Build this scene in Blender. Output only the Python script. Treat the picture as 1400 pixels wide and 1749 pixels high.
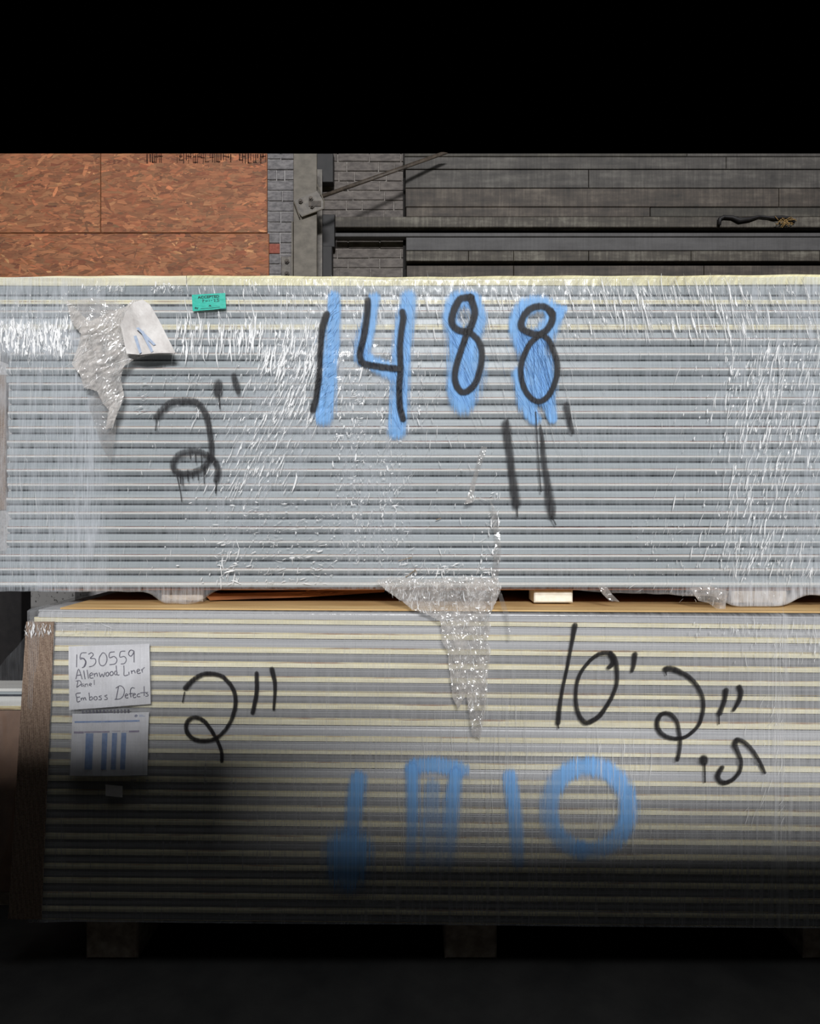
import bpy, math, random
import numpy as np
from mathutils import Vector, Matrix

rnd = random.Random(7)
S = bpy.context.scene
COL = S.collection
for o in list(bpy.data.objects):
    bpy.data.objects.remove(o)

# ------------------------------------------------------------------ camera, light, exposure
F = 1250.0                      # focal length in pixels of the 1400 px wide frame
CY, CZ = -2.65, 1.60            # camera position
cam_d = bpy.data.cameras.new('camera')
cam_d.sensor_fit = 'HORIZONTAL'; cam_d.sensor_width = 36.0; cam_d.lens = 36.0 * F / 1400.0
cam = bpy.data.objects.new('camera', cam_d); COL.objects.link(cam)
cam.location = (0, CY, CZ); cam.rotation_euler = (math.radians(90), 0, 0)
S.camera = cam

w = bpy.data.worlds.new('world'); S.world = w; w.use_nodes = True
w.node_tree.nodes['Background'].inputs[0].default_value = (0.55, 0.6, 0.7, 1)
w.node_tree.nodes['Background'].inputs[1].default_value = 0.0

def area(name, loc, target, sx, sy, power, col=(1, 1, 1)):
    l = bpy.data.lights.new(name, 'AREA'); l.shape = 'RECTANGLE'; l.size = sx; l.size_y = sy
    l.energy = power; l.color = col
    o = bpy.data.objects.new(name, l); COL.objects.link(o); o.location = loc
    d = Vector(target) - Vector(loc)
    o.rotation_euler = d.to_track_quat('-Z', 'Y').to_euler()
    return o
area('clerestory_daylight', (1.0, -13.0, 7.5), (0, 0, 1.6), 3.6, 0.8, 2350, (0.985, 0.99, 1.0))
area('overhead_fill', (0.3, -0.75, 6.0), (0.2, -0.4, 0), 5.0, 1.6, 46, (0.9, 0.95, 1.0))  # added fill, no such opening known: lifts the shaded lower part

S.view_settings.view_transform = 'Standard'; S.view_settings.look = 'None'
S.view_settings.gamma = 1.0; S.view_settings.use_curve_mapping = False
S.view_settings.exposure = 0.0

# ------------------------------------------------------------------ helpers
def P(px, py, d):
    return ((px - 700.0) * d / F, CY + d, CZ - (py - 874.5) * d / F)
def X(px, d): return (px - 700.0) * d / F
def Z(py, d): return CZ - (py - 874.5) * d / F
DU, DL = 2.71, 2.59             # distance to the upper and lower bundle faces
DW = 4.95                       # distance to the back wall

def lin(r, g, b):
    f = lambda c: ((c / 255 + 0.055) / 1.055) ** 2.4 if c > 10 else c / 255 / 12.92
    return (f(r), f(g), f(b), 1.0)

class NT:
    def __init__(s, name):
        s.m = bpy.data.materials.new(name); s.m.use_nodes = True
        s.t = s.m.node_tree; s.t.nodes.clear()
        s.out = s.t.nodes.new('ShaderNodeOutputMaterial')
    def n(s, typ, **kw):
        nd = s.t.nodes.new(typ)
        for k, v in kw.items():
            if k.startswith('i_'):
                key = k[2:]
                key = int(key) if key.isdigit() else key.replace('_', ' ')
                sock = nd.inputs[key]
                if isinstance(v, bpy.types.NodeSocket): s.t.links.new(v, sock)
                else: sock.default_value = v
            else: setattr(nd, k, v)
        return nd
    def math(s, op, a, b=0.0, clamp=False):
        nd = s.n('ShaderNodeMath', operation=op, use_clamp=clamp)
        for i, v in ((0, a), (1, b)):
            if isinstance(v, bpy.types.NodeSocket): s.t.links.new(v, nd.inputs[i])
            else: nd.inputs[i].default_value = v
        return nd.outputs[0]
    def coords(s, scale=(1, 1, 1), rot=(0, 0, 0), obj=False):
        src = s.n('ShaderNodeTexCoord').outputs['Object'] if obj else s.n('ShaderNodeNewGeometry').outputs['Position']
        return s.n('ShaderNodeMapping', i_Vector=src, i_Scale=scale, i_Rotation=rot).outputs[0]
    def noise(s, vec, scale=1.0, detail=3.0, rough=0.5):
        return s.n('ShaderNodeTexNoise', i_Vector=vec, i_Scale=scale, i_Detail=detail, i_Roughness=rough).outputs[0]
    def ramp(s, fac, stops):
        r = s.n('ShaderNodeValToRGB', i_0=fac); e = r.color_ramp.elements
        while len(e) < len(stops): e.new(0.5)
        for k, (p, c) in enumerate(stops):
            e[k].position = p; e[k].color = c if len(c) == 4 else (*c, 1)
        return r.outputs[0]
    def maprange(s, v, a, b, c=0.0, d=1.0, smooth=False):
        nd = s.n('ShaderNodeMapRange', interpolation_type='SMOOTHSTEP' if smooth else 'LINEAR')
        s.t.links.new(v, nd.inputs[0])
        for i, q in zip((1, 2, 3, 4), (a, b, c, d)): nd.inputs[i].default_value = q
        return nd.outputs[0]
    def bump(s, h, strength=0.3, dist=0.01):
        return s.n('ShaderNodeBump', i_Height=h, i_Strength=strength, i_Distance=dist).outputs[0]
    def mix(s, f, a, b):
        return s.n('ShaderNodeMixShader', i_0=f, i_1=a, i_2=b).outputs[0]
    def end(s, sh):
        s.t.links.new(sh, s.out.inputs[0]); return s.m
    def princ(s, **kw):
        return s.n('ShaderNodeBsdfPrincipled', **kw).outputs[0]

def grainy(name, c1, c2, scale=(20, 20, 20), rough=0.6, bump=0.2, dist=0.002, detail=5, spec=0.4, lo=0.35, hi=0.65):
    t = NT(name); v = t.coords(scale)
    f = t.noise(v, 1.0, detail, 0.6)
    c = t.ramp(f, [(lo, c1), (hi, c2)])
    b = t.bump(f, bump, dist)
    return t.end(t.princ(i_Base_Color=c, i_Roughness=rough, i_Normal=b, i_Specular_IOR_Level=spec))

M = {}
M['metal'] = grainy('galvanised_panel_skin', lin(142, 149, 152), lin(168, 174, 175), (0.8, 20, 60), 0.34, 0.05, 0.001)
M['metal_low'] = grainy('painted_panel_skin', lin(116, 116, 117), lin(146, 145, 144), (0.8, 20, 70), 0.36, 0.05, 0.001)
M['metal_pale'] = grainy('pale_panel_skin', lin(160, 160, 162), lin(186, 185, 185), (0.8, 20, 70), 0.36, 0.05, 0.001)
M['groove_shade'] = grainy('dark_joint_shade', lin(34, 38, 46), lin(54, 58, 68), (4, 20, 60), 0.55)  # dark joint strips: groove shadow put into the colour
M['lip'] = grainy('lit_panel_lip', lin(202, 200, 194), lin(222, 221, 216), (2, 20, 40), 0.3, 0.05)  # near-white: the highlight along the panel edge is put into the colour
M['rust'] = grainy('rusty_cut_edge', lin(120, 66, 48), lin(176, 150, 132), (5, 20, 30), 0.7, 0.1, 0.001, 4, 0.3, 0.40, 0.6)
M['foam'] = grainy('cream_foam_core', lin(212, 203, 170), lin(234, 227, 198), (6, 30, 70), 0.8, 0.3, 0.002)
M['foam_brown'] = grainy('browned_foam_core', lin(150, 118, 84), lin(206, 192, 150), (5, 30, 80), 0.8, 0.3, 0.002, 6, 0.3, 0.38, 0.5)
t = NT('knife_cut_foam'); v = t.coords((90, 30, 90), (0, math.radians(52), 0)); f = t.noise(t.n('ShaderNodeMapping', i_Vector=v, i_Scale=(0.06, 1, 1)).outputs[0], 1.0, 4)
f2 = t.noise(t.coords((1.4, 2, 6)), 1.0, 3)
c = t.ramp(t.math('ADD', t.math('MULTIPLY', f, 0.55), t.math('MULTIPLY', f2, 0.5)), [(0.35, lin(172, 160, 118)), (0.5, lin(212, 203, 160)), (0.68, lin(238, 230, 186))])
M['foam_cut'] = t.end(t.princ(i_Base_Color=c, i_Roughness=0.7, i_Normal=t.bump(f, 0.5, 0.003)))
M['foam_white'] = grainy('white_foam_block', lin(236, 231, 214), lin(246, 243, 230), (60, 60, 60), 0.85, 0.25, 0.002)
M['tan'] = grainy('tan_cover_board', lin(188, 150, 98), lin(214, 180, 126), (3, 25, 40), 0.75, 0.1)
M['brownwood'] = grainy('splintered_brown_wood', lin(92, 50, 26), lin(168, 104, 58), (3, 40, 60), 0.8, 0.6, 0.006)
M['block'] = grainy('dirty_support_block', lin(168, 150, 132), lin(214, 202, 186), (22, 22, 22), 0.75)
M['concrete'] = grainy('dark_concrete_floor', lin(40, 39, 38), lin(58, 56, 54), (4, 4, 4), 0.85)
M['plain'] = grainy('plain_shade_wall', lin(88, 86, 82), lin(108, 104, 98), (4, 4, 4), 0.9)
M['mortar'] = grainy('painted_mortar', lin(150, 147, 146), lin(186, 182, 180), (60, 60, 60), 0.85)
M['brick'] = grainy('grey_painted_brick', lin(92, 89, 90), lin(126, 122, 122), (30, 30, 60), 0.75, 0.35, 0.004)
M['brick_red'] = grainy('bare_red_brick', lin(128, 68, 56), lin(150, 88, 74), (40, 40, 60), 0.85, 0.3)
M['brick_dark'] = grainy('shaded_brick', lin(78, 72, 69), lin(108, 101, 96), (18, 18, 40), 0.75, 0.35, 0.004)  # recess brick darkened: the column's shade put into the colour
M['mortar_dark'] = grainy('shaded_mortar', lin(112, 106, 101), lin(150, 144, 138), (60, 60, 60), 0.85)  # same shade put into the recess mortar
M['black'] = grainy('dark_recess_board', lin(26, 24, 23), lin(38, 35, 33), (10, 10, 10), 0.9)
M['colpaint'] = grainy('dusty_column_paint', lin(86, 80, 71), lin(108, 101, 91), (14, 14, 20), 0.6, 0.2, 0.002)
M['steel'] = grainy('grimy_steel', lin(74, 68, 62), lin(106, 99, 90), (30, 30, 30), 0.5, 0.25, 0.002)
M['rod'] = grainy('rusty_tie_rod', lin(50, 43, 37), lin(84, 74, 64), (30, 30, 30), 0.6, 0.4, 0.002)
M['darksteel'] = grainy('black_steel', lin(22, 20, 21), lin(33, 30, 30), (20, 20, 20), 0.6)
def plankmat(name, a, b, c):
    t = NT(name); v = t.coords((2.2, 20, 26)); f = t.noise(v, 1.0, 7, 0.65)
    g = t.noise(t.coords((5, 5, 9)), 1.0, 5, 0.7)
    v2 = t.coords((70, 20, 4)); h = t.noise(v2, 1.0, 4, 0.6)
    s = t.math('ADD', t.math('ADD', t.math('MULTIPLY', f, 0.3), t.math('MULTIPLY', g, 0.45)), t.math('MULTIPLY', h, 0.25))
    col = t.ramp(s, [(0.36, a), (0.5, b), (0.64, c)])
    return t.end(t.princ(i_Base_Color=col, i_Roughness=0.7, i_Normal=t.bump(s, 0.6, 0.006)))
M['plank'] = [plankmat('grimy_plank_%s' % n, lin(*a), lin(*b), lin(*c)) for n, a, b, c in (
    ('brown', (36, 32, 28), (66, 58, 51), (100, 91, 81)), ('grey', (40, 37, 35), (68, 64, 60), (98, 94, 88)),
    ('olive', (34, 31, 27), (58, 54, 47), (88, 83, 74)))]
M['plank_smooth'] = plankmat('smooth_grey_board', lin(60, 58, 58), lin(74, 72, 72), lin(86, 84, 84))
M['plank_rough'] = plankmat('crusted_sill', lin(36, 31, 27), lin(68, 62, 54), (0.17, 0.155, 0.125, 1))
t = NT('edge_protector_board'); v = t.coords((220, 30, 260)); f = t.noise(v, 1.0, 2)
wv = t.n('ShaderNodeTexWave', i_Vector=t.coords((1, 1, 1)), i_Scale=62.0, i_Distortion=0.6, i_Detail=1.0).outputs[1]
c = t.ramp(t.math('ADD', t.math('MULTIPLY', f, 0.65), t.math('MULTIPLY', wv, 0.35)), [(0.28, lin(92, 74, 62)), (0.5, lin(134, 112, 96)), (0.72, lin(166, 146, 128))])
M['protector'] = t.end(t.princ(i_Base_Color=c, i_Roughness=0.6, i_Normal=t.bump(wv, 0.4, 0.002)))
M['paper'] = grainy('white_paper', lin(206, 204, 206), lin(224, 223, 226), (9, 9, 9), 0.6, 0.15, 0.004)
M['paper_beige'] = grainy('dusty_paper', lin(196, 190, 186), lin(222, 218, 214), (18, 18, 18), 0.6, 0.3, 0.004)
M['ink'] = grainy('grey_marker_ink', lin(54, 52, 66), lin(84, 80, 98), (90, 90, 90), 0.6, 0)
M['inkdark'] = grainy('dark_print_ink', lin(14, 40, 40), lin(22, 58, 56), (90, 90, 90), 0.6, 0)
M['stamp'] = grainy('black_grade_stamp', lin(42, 24, 16), lin(88, 48, 28), (60, 60, 60), 0.8, 0, 0.001, 4, 0.3, 0.42, 0.6)
M['blueprint'] = grainy('blue_print', lin(112, 136, 178), lin(136, 158, 196), (60, 60, 60), 0.6, 0)
M['slipprint'] = grainy('pale_blue_print', lin(158, 174, 200), lin(182, 194, 212), (60, 60, 60), 0.6, 0)
M['mauveprint'] = grainy('mauve_print', lin(134, 122, 146), lin(152, 142, 164), (60, 60, 60), 0.6, 0)
M['navyprint'] = grainy('navy_print', lin(40, 50, 104), lin(56, 66, 124), (60, 60, 60), 0.6, 0)
M['green'] = grainy('green_sticker', lin(22, 168, 146), lin(52, 190, 170), (60, 30, 220), 0.5, 0.2, 0.001)
M['speckle'] = grainy('speckled_white_wall', lin(44, 42, 41), lin(128, 126, 124), (36, 36, 36), 0.8, 0.1, 0.002, 3, 0.3, 0.33, 0.42)
M['card'] = grainy('brown_cardboard', lin(120, 94, 78), lin(146, 118, 100), (6, 6, 6), 0.75)
M['straw'] = grainy('tan_fibre', lin(112, 88, 52), lin(150, 120, 74), (60, 60, 60), 0.9)

# coloured strands of the strand board (vertex colour)
t = NT('oriented_strand'); a = t.n('ShaderNodeAttribute', attribute_name='tint').outputs['Color']
g = t.noise(t.coords((14, 60, 120)), 1.0, 4)
hsv = t.n('ShaderNodeHueSaturation', i_Color=a, i_Value=t.maprange(g, 0.3, 0.7, 0.82, 1.15)).outputs[0]
M['strand'] = t.end(t.princ(i_Base_Color=hsv, i_Roughness=0.7, i_Normal=t.bump(g, 0.3, 0.002)))
M['osb'] = grainy('strand_board_core', lin(126, 78, 50), lin(160, 104, 68), (14, 14, 60), 0.75, 0.4, 0.003)

# stretch film: clear sheet, cloudy where layers overlap, glossy, with fine draw lines
def film_mat(name, haze_tint, gloss=0.07, bstr=0.35, sx=130, sz=5, lo=0.25, hi=1.25, rough=0.16, lean=0.0, cross=False):
    t = NT(name)
    v = t.coords((sx, 0.3, sz), (0, lean, 0)); f = t.noise(v, 1.0, 3, 0.6)
    v2 = t.coords((sx * 0.25, 0.3, sz * 1.2), (0, -lean * 0.6, 0)); f2 = t.noise(v2, 1.0, 3, 0.6)
    fl = t.math('ADD', t.math('MULTIPLY', f, 0.5), t.math('MULTIPLY', f2, 0.5))
    if cross:
        f3 = t.noise(t.coords((2, 0.3, 160)), 1.0, 2); fl = t.math('ADD', t.math('MULTIPLY', fl, 0.8), t.math('MULTIPLY', f3, 0.2))
    hz = t.n('ShaderNodeAttribute', attribute_name='haze').outputs['Fac']
    fac = t.math('MULTIPLY', hz, t.maprange(fl, 0.36, 0.64, lo, hi), True)
    nb = t.bump(fl, bstr, 0.004)
    haze = t.mix(0.35, t.n('ShaderNodeBsdfDiffuse', i_Color=haze_tint, i_Normal=nb).outputs[0], t.n('ShaderNodeBsdfTranslucent', i_Color=haze_tint).outputs[0])
    body = t.mix(fac, t.n('ShaderNodeBsdfTransparent', i_Color=(0.97, 0.975, 0.98, 1)).outputs[0], haze)
    gl = t.n('ShaderNodeBsdfGlossy', i_Color=(1, 1, 1, 1), i_Roughness=rough, i_Normal=nb).outputs[0]
    return t.end(t.mix(gloss, body, gl))
M['film'] = film_mat('stretch_film', (0.84, 0.87, 0.92, 1), 0.028, 0.6, 150, 7, 0.2, 1.5, 0.11, 0.05)
M['film_low'] = film_mat('stretch_film_fine', (0.84, 0.84, 0.86, 1), 0.03, 0.25, 240, 3, 0.15, 1.5, 0.22, 0.0, True)
M['film_torn'] = film_mat('crumpled_film', (0.84, 0.79, 0.75, 1), 0.13, 0.7, 110, 60, 0.6, 1.3, 0.12, 0.4)
t = NT('film_crease')  # white colour stands in for glints on the film's folds
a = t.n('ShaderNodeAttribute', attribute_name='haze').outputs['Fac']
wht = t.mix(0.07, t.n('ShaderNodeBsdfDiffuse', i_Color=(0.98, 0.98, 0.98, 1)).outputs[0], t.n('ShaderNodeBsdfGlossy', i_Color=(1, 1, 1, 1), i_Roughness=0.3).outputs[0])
M['crease_glint'] = t.end(t.mix(a, t.n('ShaderNodeBsdfTransparent').outputs[0], wht))

# spray paint: dense in the middle, feathered at the edge, broken by the folds of the film
def paint_mat(name, c, soft, streak, sx=110, sz=9, dens=1.0, lean=0.0):
    t = NT(name)
    e = t.n('ShaderNodeAttribute', attribute_name='edge').outputs['Fac']
    fade = t.n('ShaderNodeAttribute', attribute_name='fade').outputs['Fac']
    f = t.noise(t.coords((sx, 1, sz), (0, lean, 0)), 1.0, 3, 0.6)
    sp = t.noise(t.coords((700, 700, 700)), 1.0, 1)
    k = t.math('ADD', e, t.math('MULTIPLY', t.math('SUBTRACT', sp, 0.5), 0.35))
    k = t.math('ADD', k, t.math('MULTIPLY', t.math('SUBTRACT', f, 0.5), streak))
    al = t.maprange(k, 1.0 - soft, 1.0, dens, 0.0, True)
    al = t.math('MULTIPLY', al, t.math('MULTIPLY', fade, t.maprange(f, 0.30, 0.55, 1.0, 1.0 - streak * 0.35)), True)
    sh = t.princ(i_Base_Color=c, i_Roughness=0.55, i_Specular_IOR_Level=0.25, i_Normal=t.bump(f, 0.35, 0.004))
    return t.end(t.mix(al, t.n('ShaderNodeBsdfTransparent').outputs[0], sh))
M['black_paint'] = paint_mat('black_spray_paint', lin(24, 22, 24), 0.55, 0.35, 120, 12, 0.97)
M['black_paint_thin'] = paint_mat('thin_black_spray_paint', lin(30, 28, 31), 0.6, 0.7, 130, 10, 0.9)
M['blue_paint'] = paint_mat('blue_spray_paint', lin(128, 180, 234), 0.6, 0.75, 120, 8, 0.95, 0.15)
M['blue_paint_streaky'] = paint_mat('streaky_blue_spray_paint', lin(126, 182, 240), 0.6, 0.9, 150, 2.0, 0.95)

def make(name, verts, faces, mats, parent=None, idx=None, smooth=False, attrs=None, cols=None):
    me = bpy.data.meshes.new(name)
    me.from_pydata([tuple(map(float, v)) for v in verts], [], [tuple(map(int, f)) for f in faces])
    for m in (mats if isinstance(mats, (list, tuple)) else [mats]):
        me.materials.append(m)
    if idx is not None: me.polygons.foreach_set('material_index', np.asarray(idx, dtype=np.int32))
    if smooth: me.polygons.foreach_set('use_smooth', np.ones(len(me.polygons), dtype=bool))
    for k, a in (attrs or {}).items():
        me.attributes.new(k, 'FLOAT', 'POINT').data.foreach_set('value', np.asarray(a, dtype=np.float32))
    if cols is not None:
        me.color_attributes.new('tint', 'FLOAT_COLOR', 'POINT').data.foreach_set('color', np.asarray(cols, dtype=np.float32).ravel())
    me.update()
    o = bpy.data.objects.new(name, me); COL.objects.link(o)
    if parent is not None: attach(o, parent)
    return o
def root_loc(o):
    l = Vector((0, 0, 0))
    while o is not None: l += o.location; o = o.parent
    return l
def attach(o, parent):           # mesh was written in world coordinates: keep it there
    o.parent = parent; o.location = Vector(o.location) - root_loc(parent)
def thing(name, loc, label, cat, group=None):
    o = bpy.data.objects.new(name, None); COL.objects.link(o); o.location = loc
    return tag(o, label, cat, group)
def tag(o, label=None, cat=None, group=None, kind=None):
    if label: o['label'] = label
    if cat: o['category'] = cat
    if group: o['group'] = group
    if kind: o['kind'] = kind
    return o

def box(x0, x1, y0, y1, z0, z1, b=0.0):
    """chamfered box, verts and faces"""
    if b <= 0:
        v = [(x, y, z) for z in (z0, z1) for y in (y0, y1) for x in (x0, x1)]
        return v, [(0, 2, 3, 1), (4, 5, 7, 6), (0, 1, 5, 4), (2, 6, 7, 3), (0, 4, 6, 2), (1, 3, 7, 5)]
    v = []; f = []
    rings = [(y0, b), (y0 + b, 0), (y1, 0)]      # chamfer the front rim
    for y, c in rings:
        v += [(x0 + c, y, z0 + c), (x1 - c, y, z0 + c), (x1 - c, y, z1 - c), (x0 + c, y, z1 - c)]
    f.append((0, 1, 2, 3))
    for r in range(2):
        for k in range(4):
            a = r * 4 + k; bb = r * 4 + (k + 1) % 4
            f.append((a, a + 4, bb + 4, bb))
    f.append((11, 10, 9, 8))
    return v, f
def join(parts):
    V, Fc, I = [], [], []
    for p in parts:
        v, f = p[0], p[1]; n = len(V); V += list(v); Fc += [tuple(a + n for a in q) for q in f]
        I += [p[2] if len(p) > 2 else 0] * len(f)
    return V, Fc, I
def cyl(p0, p1, r, n=10, cap=True):
    p0, p1 = Vector(p0), Vector(p1); d = (p1 - p0).normalized()
    a = d.orthogonal().normalized(); b = d.cross(a)
    v = [tuple(p + (a * math.cos(2 * math.pi * k / n) + b * math.sin(2 * math.pi * k / n)) * r) for p in (p0, p1) for k in range(n)]
    f = [(k, (k + 1) % n, n + (k + 1) % n, n + k) for k in range(n)]
    if cap: f += [tuple(range(n - 1, -1, -1)), tuple(range(n, 2 * n))]
    return v, f
def pbox(x0, x1, y0, y1, d, thick, b=0.0):      # box whose front is a pixel rectangle at distance d
    return box(X(x0, d), X(x1, d), CY + d, CY + d + thick, Z(y1, d), Z(y0, d), b)

# value noise on numpy arrays
def vn(x, y, seed=0):
    x = np.asarray(x, float); y = np.asarray(y, float)
    xi = np.floor(x).astype(np.int64); yi = np.floor(y).astype(np.int64); fx = x - xi; fy = y - yi
    fx = fx * fx * (3 - 2 * fx); fy = fy * fy * (3 - 2 * fy)
    def h(a, b):
        n = (a * 374761393 + b * 668265263 + seed * 974634777) & 0x7fffffff
        n = ((n ^ (n >> 13)) * 1274126177) & 0x7fffffff
        return ((n ^ (n >> 16)) & 0xffff) / 65535.0
    return (h(xi, yi) * (1 - fx) + h(xi + 1, yi) * fx) * (1 - fy) + (h(xi, yi + 1) * (1 - fx) + h(xi + 1, yi + 1) * fx) * fy
def bumpfn(v, a, b, s):          # soft box 0..1
    return 1 / (1 + np.exp(-(v - a) / s)) * 1 / (1 + np.exp((v - b) / s))

# ------------------------------------------------------------------ the setting
YT = 262                          # the wall is built up to where the photograph shows it
v, f = box(-7, 7, -9, 3.2, -0.1, 0); fl = tag(make('floor', v, f, M['concrete']), kind='structure')
# unseen walls added behind the camera, height stepped to shade the lower bundle
wf = tag(make('shade_wall', *box(-7, 0.3, -3.9, -3.7, 0, 2.74), M['plain']), kind='structure')
wf2 = tag(make('shade_wall_low', *box(0.3, 7, -3.9, -3.7, 0, 2.49), M['plain']), kind='structure')

# ---- boarded window: three strand boards over a wall
yb = CY + DW
wl = tag(make('wall_left', *box(X(-600, DW), X(458, DW), yb + 0.03, yb + 0.2, 0, Z(YT, DW)), M['mortar']), kind='structure')
def strand_board(x0, x1, y0, y1, n, seed):
    r = random.Random(seed)
    v, f = pbox(x0, x1, y0, y1, DW, 0.018, 0.002)
    b = make('strand_board', v, f, M['osb'], wl)
    ax0, ax1, az0, az1 = X(x0, DW) + .002, X(x1, DW) - .002, Z(y1, DW) + .002, Z(y0, DW) - .002
    V, Fc, C = [], [], []
    pal = [((146, 93, 62), 6), ((158, 96, 60), 6), ((144, 85, 53), 6), ((166, 104, 65), 3), ((182, 122, 80), .9), ((198, 142, 98), 0.25), ((122, 72, 46), 1.2), ((92, 60, 48), 0.15), ((156, 100, 58), 3)]
    pl = [p for p, q in pal]; wt = [q for p, q in pal]
    for i in range(n):
        big = r.random()
        L = r.uniform(0.05, 0.16) if big > .3 else r.uniform(0.03, 0.09); W = r.uniform(0.008, 0.034) if big > .3 else r.uniform(.003, .009)
        cx, cz = r.uniform(ax0, ax1), r.uniform(az0, az1)
        an = r.gauss(0, 0.26) if r.random() < .88 else r.uniform(-1.4, 1.4)
        ca, sa = math.cos(an), math.sin(an)
        y = yb - 0.0004 - 0.0016 * i / n
        kk = math.exp(r.gauss(0, .11)); base = (146, 93, 62) if r.random() > .03 else r.choice(((200, 144, 98), (186, 128, 84), (96, 62, 48), (112, 68, 46)))
        if base != (146, 93, 62): kk = 1.0; L = min(L, .085); W = min(W, .016)
        hs = r.gauss(0, 4); c = lin(*[min(255, max(0, q)) for q in (base[0] * kk, base[1] * kk + hs, base[2] * kk + hs * .8)])
        pts = [(-L / 2, -W / 2 * r.uniform(.3, 1)), (-L * r.uniform(.1, .3), -W / 2), (L * r.uniform(.2, .45), -W / 2 * r.uniform(.7, 1)), (L / 2, r.uniform(-.3, .3) * W), (L * r.uniform(.2, .4), W / 2), (-L * r.uniform(.2, .45), W / 2 * r.uniform(.6, 1))]
        k = len(V)
        tilt = r.gauss(0, 0.012)
        for (a, b_) in pts:
            xx, zz = cx + a * ca - b_ * sa, cz + a * sa + b_ * ca
            V.append((min(ax1, max(ax0, xx)), y + max(-.0008, min(.0008, tilt * a)), min(az1, max(az0, zz)))); C.append(c)
        Fc.append(tuple(range(k, k + 6)))
    s = make('wood_strands', V, Fc, M['strand'], b, cols=C)
    s['kind'] = 'stuff'
    return b
strand_board(-600, 171.3, YT, 397.4, 5200, 1)
bR = strand_board(172.4, 456, YT, 397.4, 2600, 2)
strand_board(-600, 459, 398.6, 520, 4600, 3)
wl.data.vertices[0].co.x = wl.data.vertices[0].co.x
# cropped grade stamp printed along the top of the right-hand board
st = []
r = random.Random(5)
x = 300
for grp in ((250, 276), (302, 352), (358, 396), (408, 454)):
    x = grp[0]
    while x < grp[1]:
        wd = r.choice((1.0, 1.5, 2.2)); top = YT + r.choice((0, 0, 1)); bot = r.choice((277, 278, 279, 274, 270))
        st.append(pbox(x, x + wd, top, bot, DW - 0.0035, 0.0012))
        if r.random() < .35: st.append(pbox(x, x + 7, bot - 1.6, bot, DW - 0.0035, 0.0012))
        if r.random() < .25: st.append(pbox(x, x + 6, top + 4, top + 5.5, DW - 0.0035, 0.0012))
        x += wd + r.choice((1.6, 2.4, 3.2))
V, Fc, I = join(st); so = make('grade_stamp', V, Fc, M['stamp'], bR); so['kind'] = 'stuff'

# ---- brick pier left of the column, brick recess right of it
DB = DW + 0.02
wb = tag(make('wall_back', *box(X(452, DB), X(512, DB), CY + DB + 0.012, CY + DB + 0.3, 0, Z(YT, DB)), M['mortar']), kind='structure')
def brick(x0, x1, y0, y1, d, m, parent, r):
    j = lambda s: r.uniform(-s, s)
    v, f = pbox(x0 + .7 + j(.3), x1 - .7 + j(.3), max(YT, y0 + .9 + j(.3)), y1 - .9 + j(.3), d + r.uniform(0, .003), 0.06, 0.003)
    return make('brick', v, f, m, parent)
r = random.Random(11)
ys = [253.9 + 17.93 * k for k in range(14)]
for k in range(13):
    y0, y1 = ys[k], ys[k + 1]
    cuts = [452, 502] if k % 2 == 1 else [452, 479 + r.uniform(-2, 3), 502]
    if k == 2: cuts = [452, 472, 486, 502]
    if k == 9: cuts = [452, 478, 502]
    for a, b_ in zip(cuts[:-1], cuts[1:]):
        brick(a, b_, y0, y1, DB, M['brick_red'] if (k == 9 and a == 452) else M['brick'], wb, r)
DR = DW + 0.16
wr_ = tag(make('wall_recess', *box(X(500, DR), X(700, DR), CY + DR + 0.012, CY + DR + 0.3, 0, Z(YT, DR)), M['mortar_dark']), kind='structure')
for k in range(13):
    y0 = 259.6 + 16.5 * k; y1 = y0 + 16.5
    x = 540 - (0 if k % 2 else 18) + r.uniform(-3, 3)
    while x < 689:
        L = 54 if r.random() < .75 else 27
        brick(x, min(690, x + L), y0, y1, DR, M['brick_dark'], wr_, r); x += L

# ---- grimy plank wall on the right
DP = DW + 0.04
wrt = tag(make('wall_right', *box(X(688, DP), X(1950, DP), CY + DP + 0.10, CY + DP + 0.2, 0, Z(YT, DP + .1)), M['black']), kind='structure')
r = random.Random(21)
def planks(y0, y1, cuts, off, mats, thick=0.05):
    for a, b_ in zip(cuts[:-1], cuts[1:]):
        d = DP + off + r.uniform(-.004, .004)
        v, f = pbox(a + .4, b_ - .4, max(YT, y0 + .5), y1 - .5, d, thick, 0.003)
        make('plank', v, f, mats if not isinstance(mats, list) else r.choice(mats), wrt)
PM = M['plank']
planks(255, 267.5, [690, 1173, 1500, 1950], .010, PM)
planks(267.5, 289, [690, 1240, 1950], .004, PM[1])
planks(289.5, 321.3, [692, 1005, 1530, 1950], .0, [PM[1], PM[2]])
planks(321.3, 353.5, [692, 1330, 1950], -.006, PM[0])
planks(353.5, 370.5, [693, 1110, 1620, 1950], .002, PM)
planks(404.6, 428, [693, 1950], .008, M['plank_smooth'])
planks(428, 446.2, [693, 800, 877, 1005, 1180, 1400, 1950], .0, M['plank_rough'])
planks(453, 500, [694, 877, 1202, 1500, 1950], .03, [PM[0], PM[2]])
# crusted sill and the lower ledge
t1 = tag(make('trim_1', *pbox(572, 1950, 370, 388, DP - 0.03, 0.06, 0.004), M['plank_rough']), kind='structure')
t2 = tag(make('trim_2', *pbox(572, 1950, 397.5, 404, DP - 0.0, 0.06, 0.003), M['plank_smooth']), kind='structure')
t3 = tag(make('trim_3', *pbox(572, 692, 388, 398, DP + 0.06, 0.05), M['black']), kind='structure')
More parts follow.
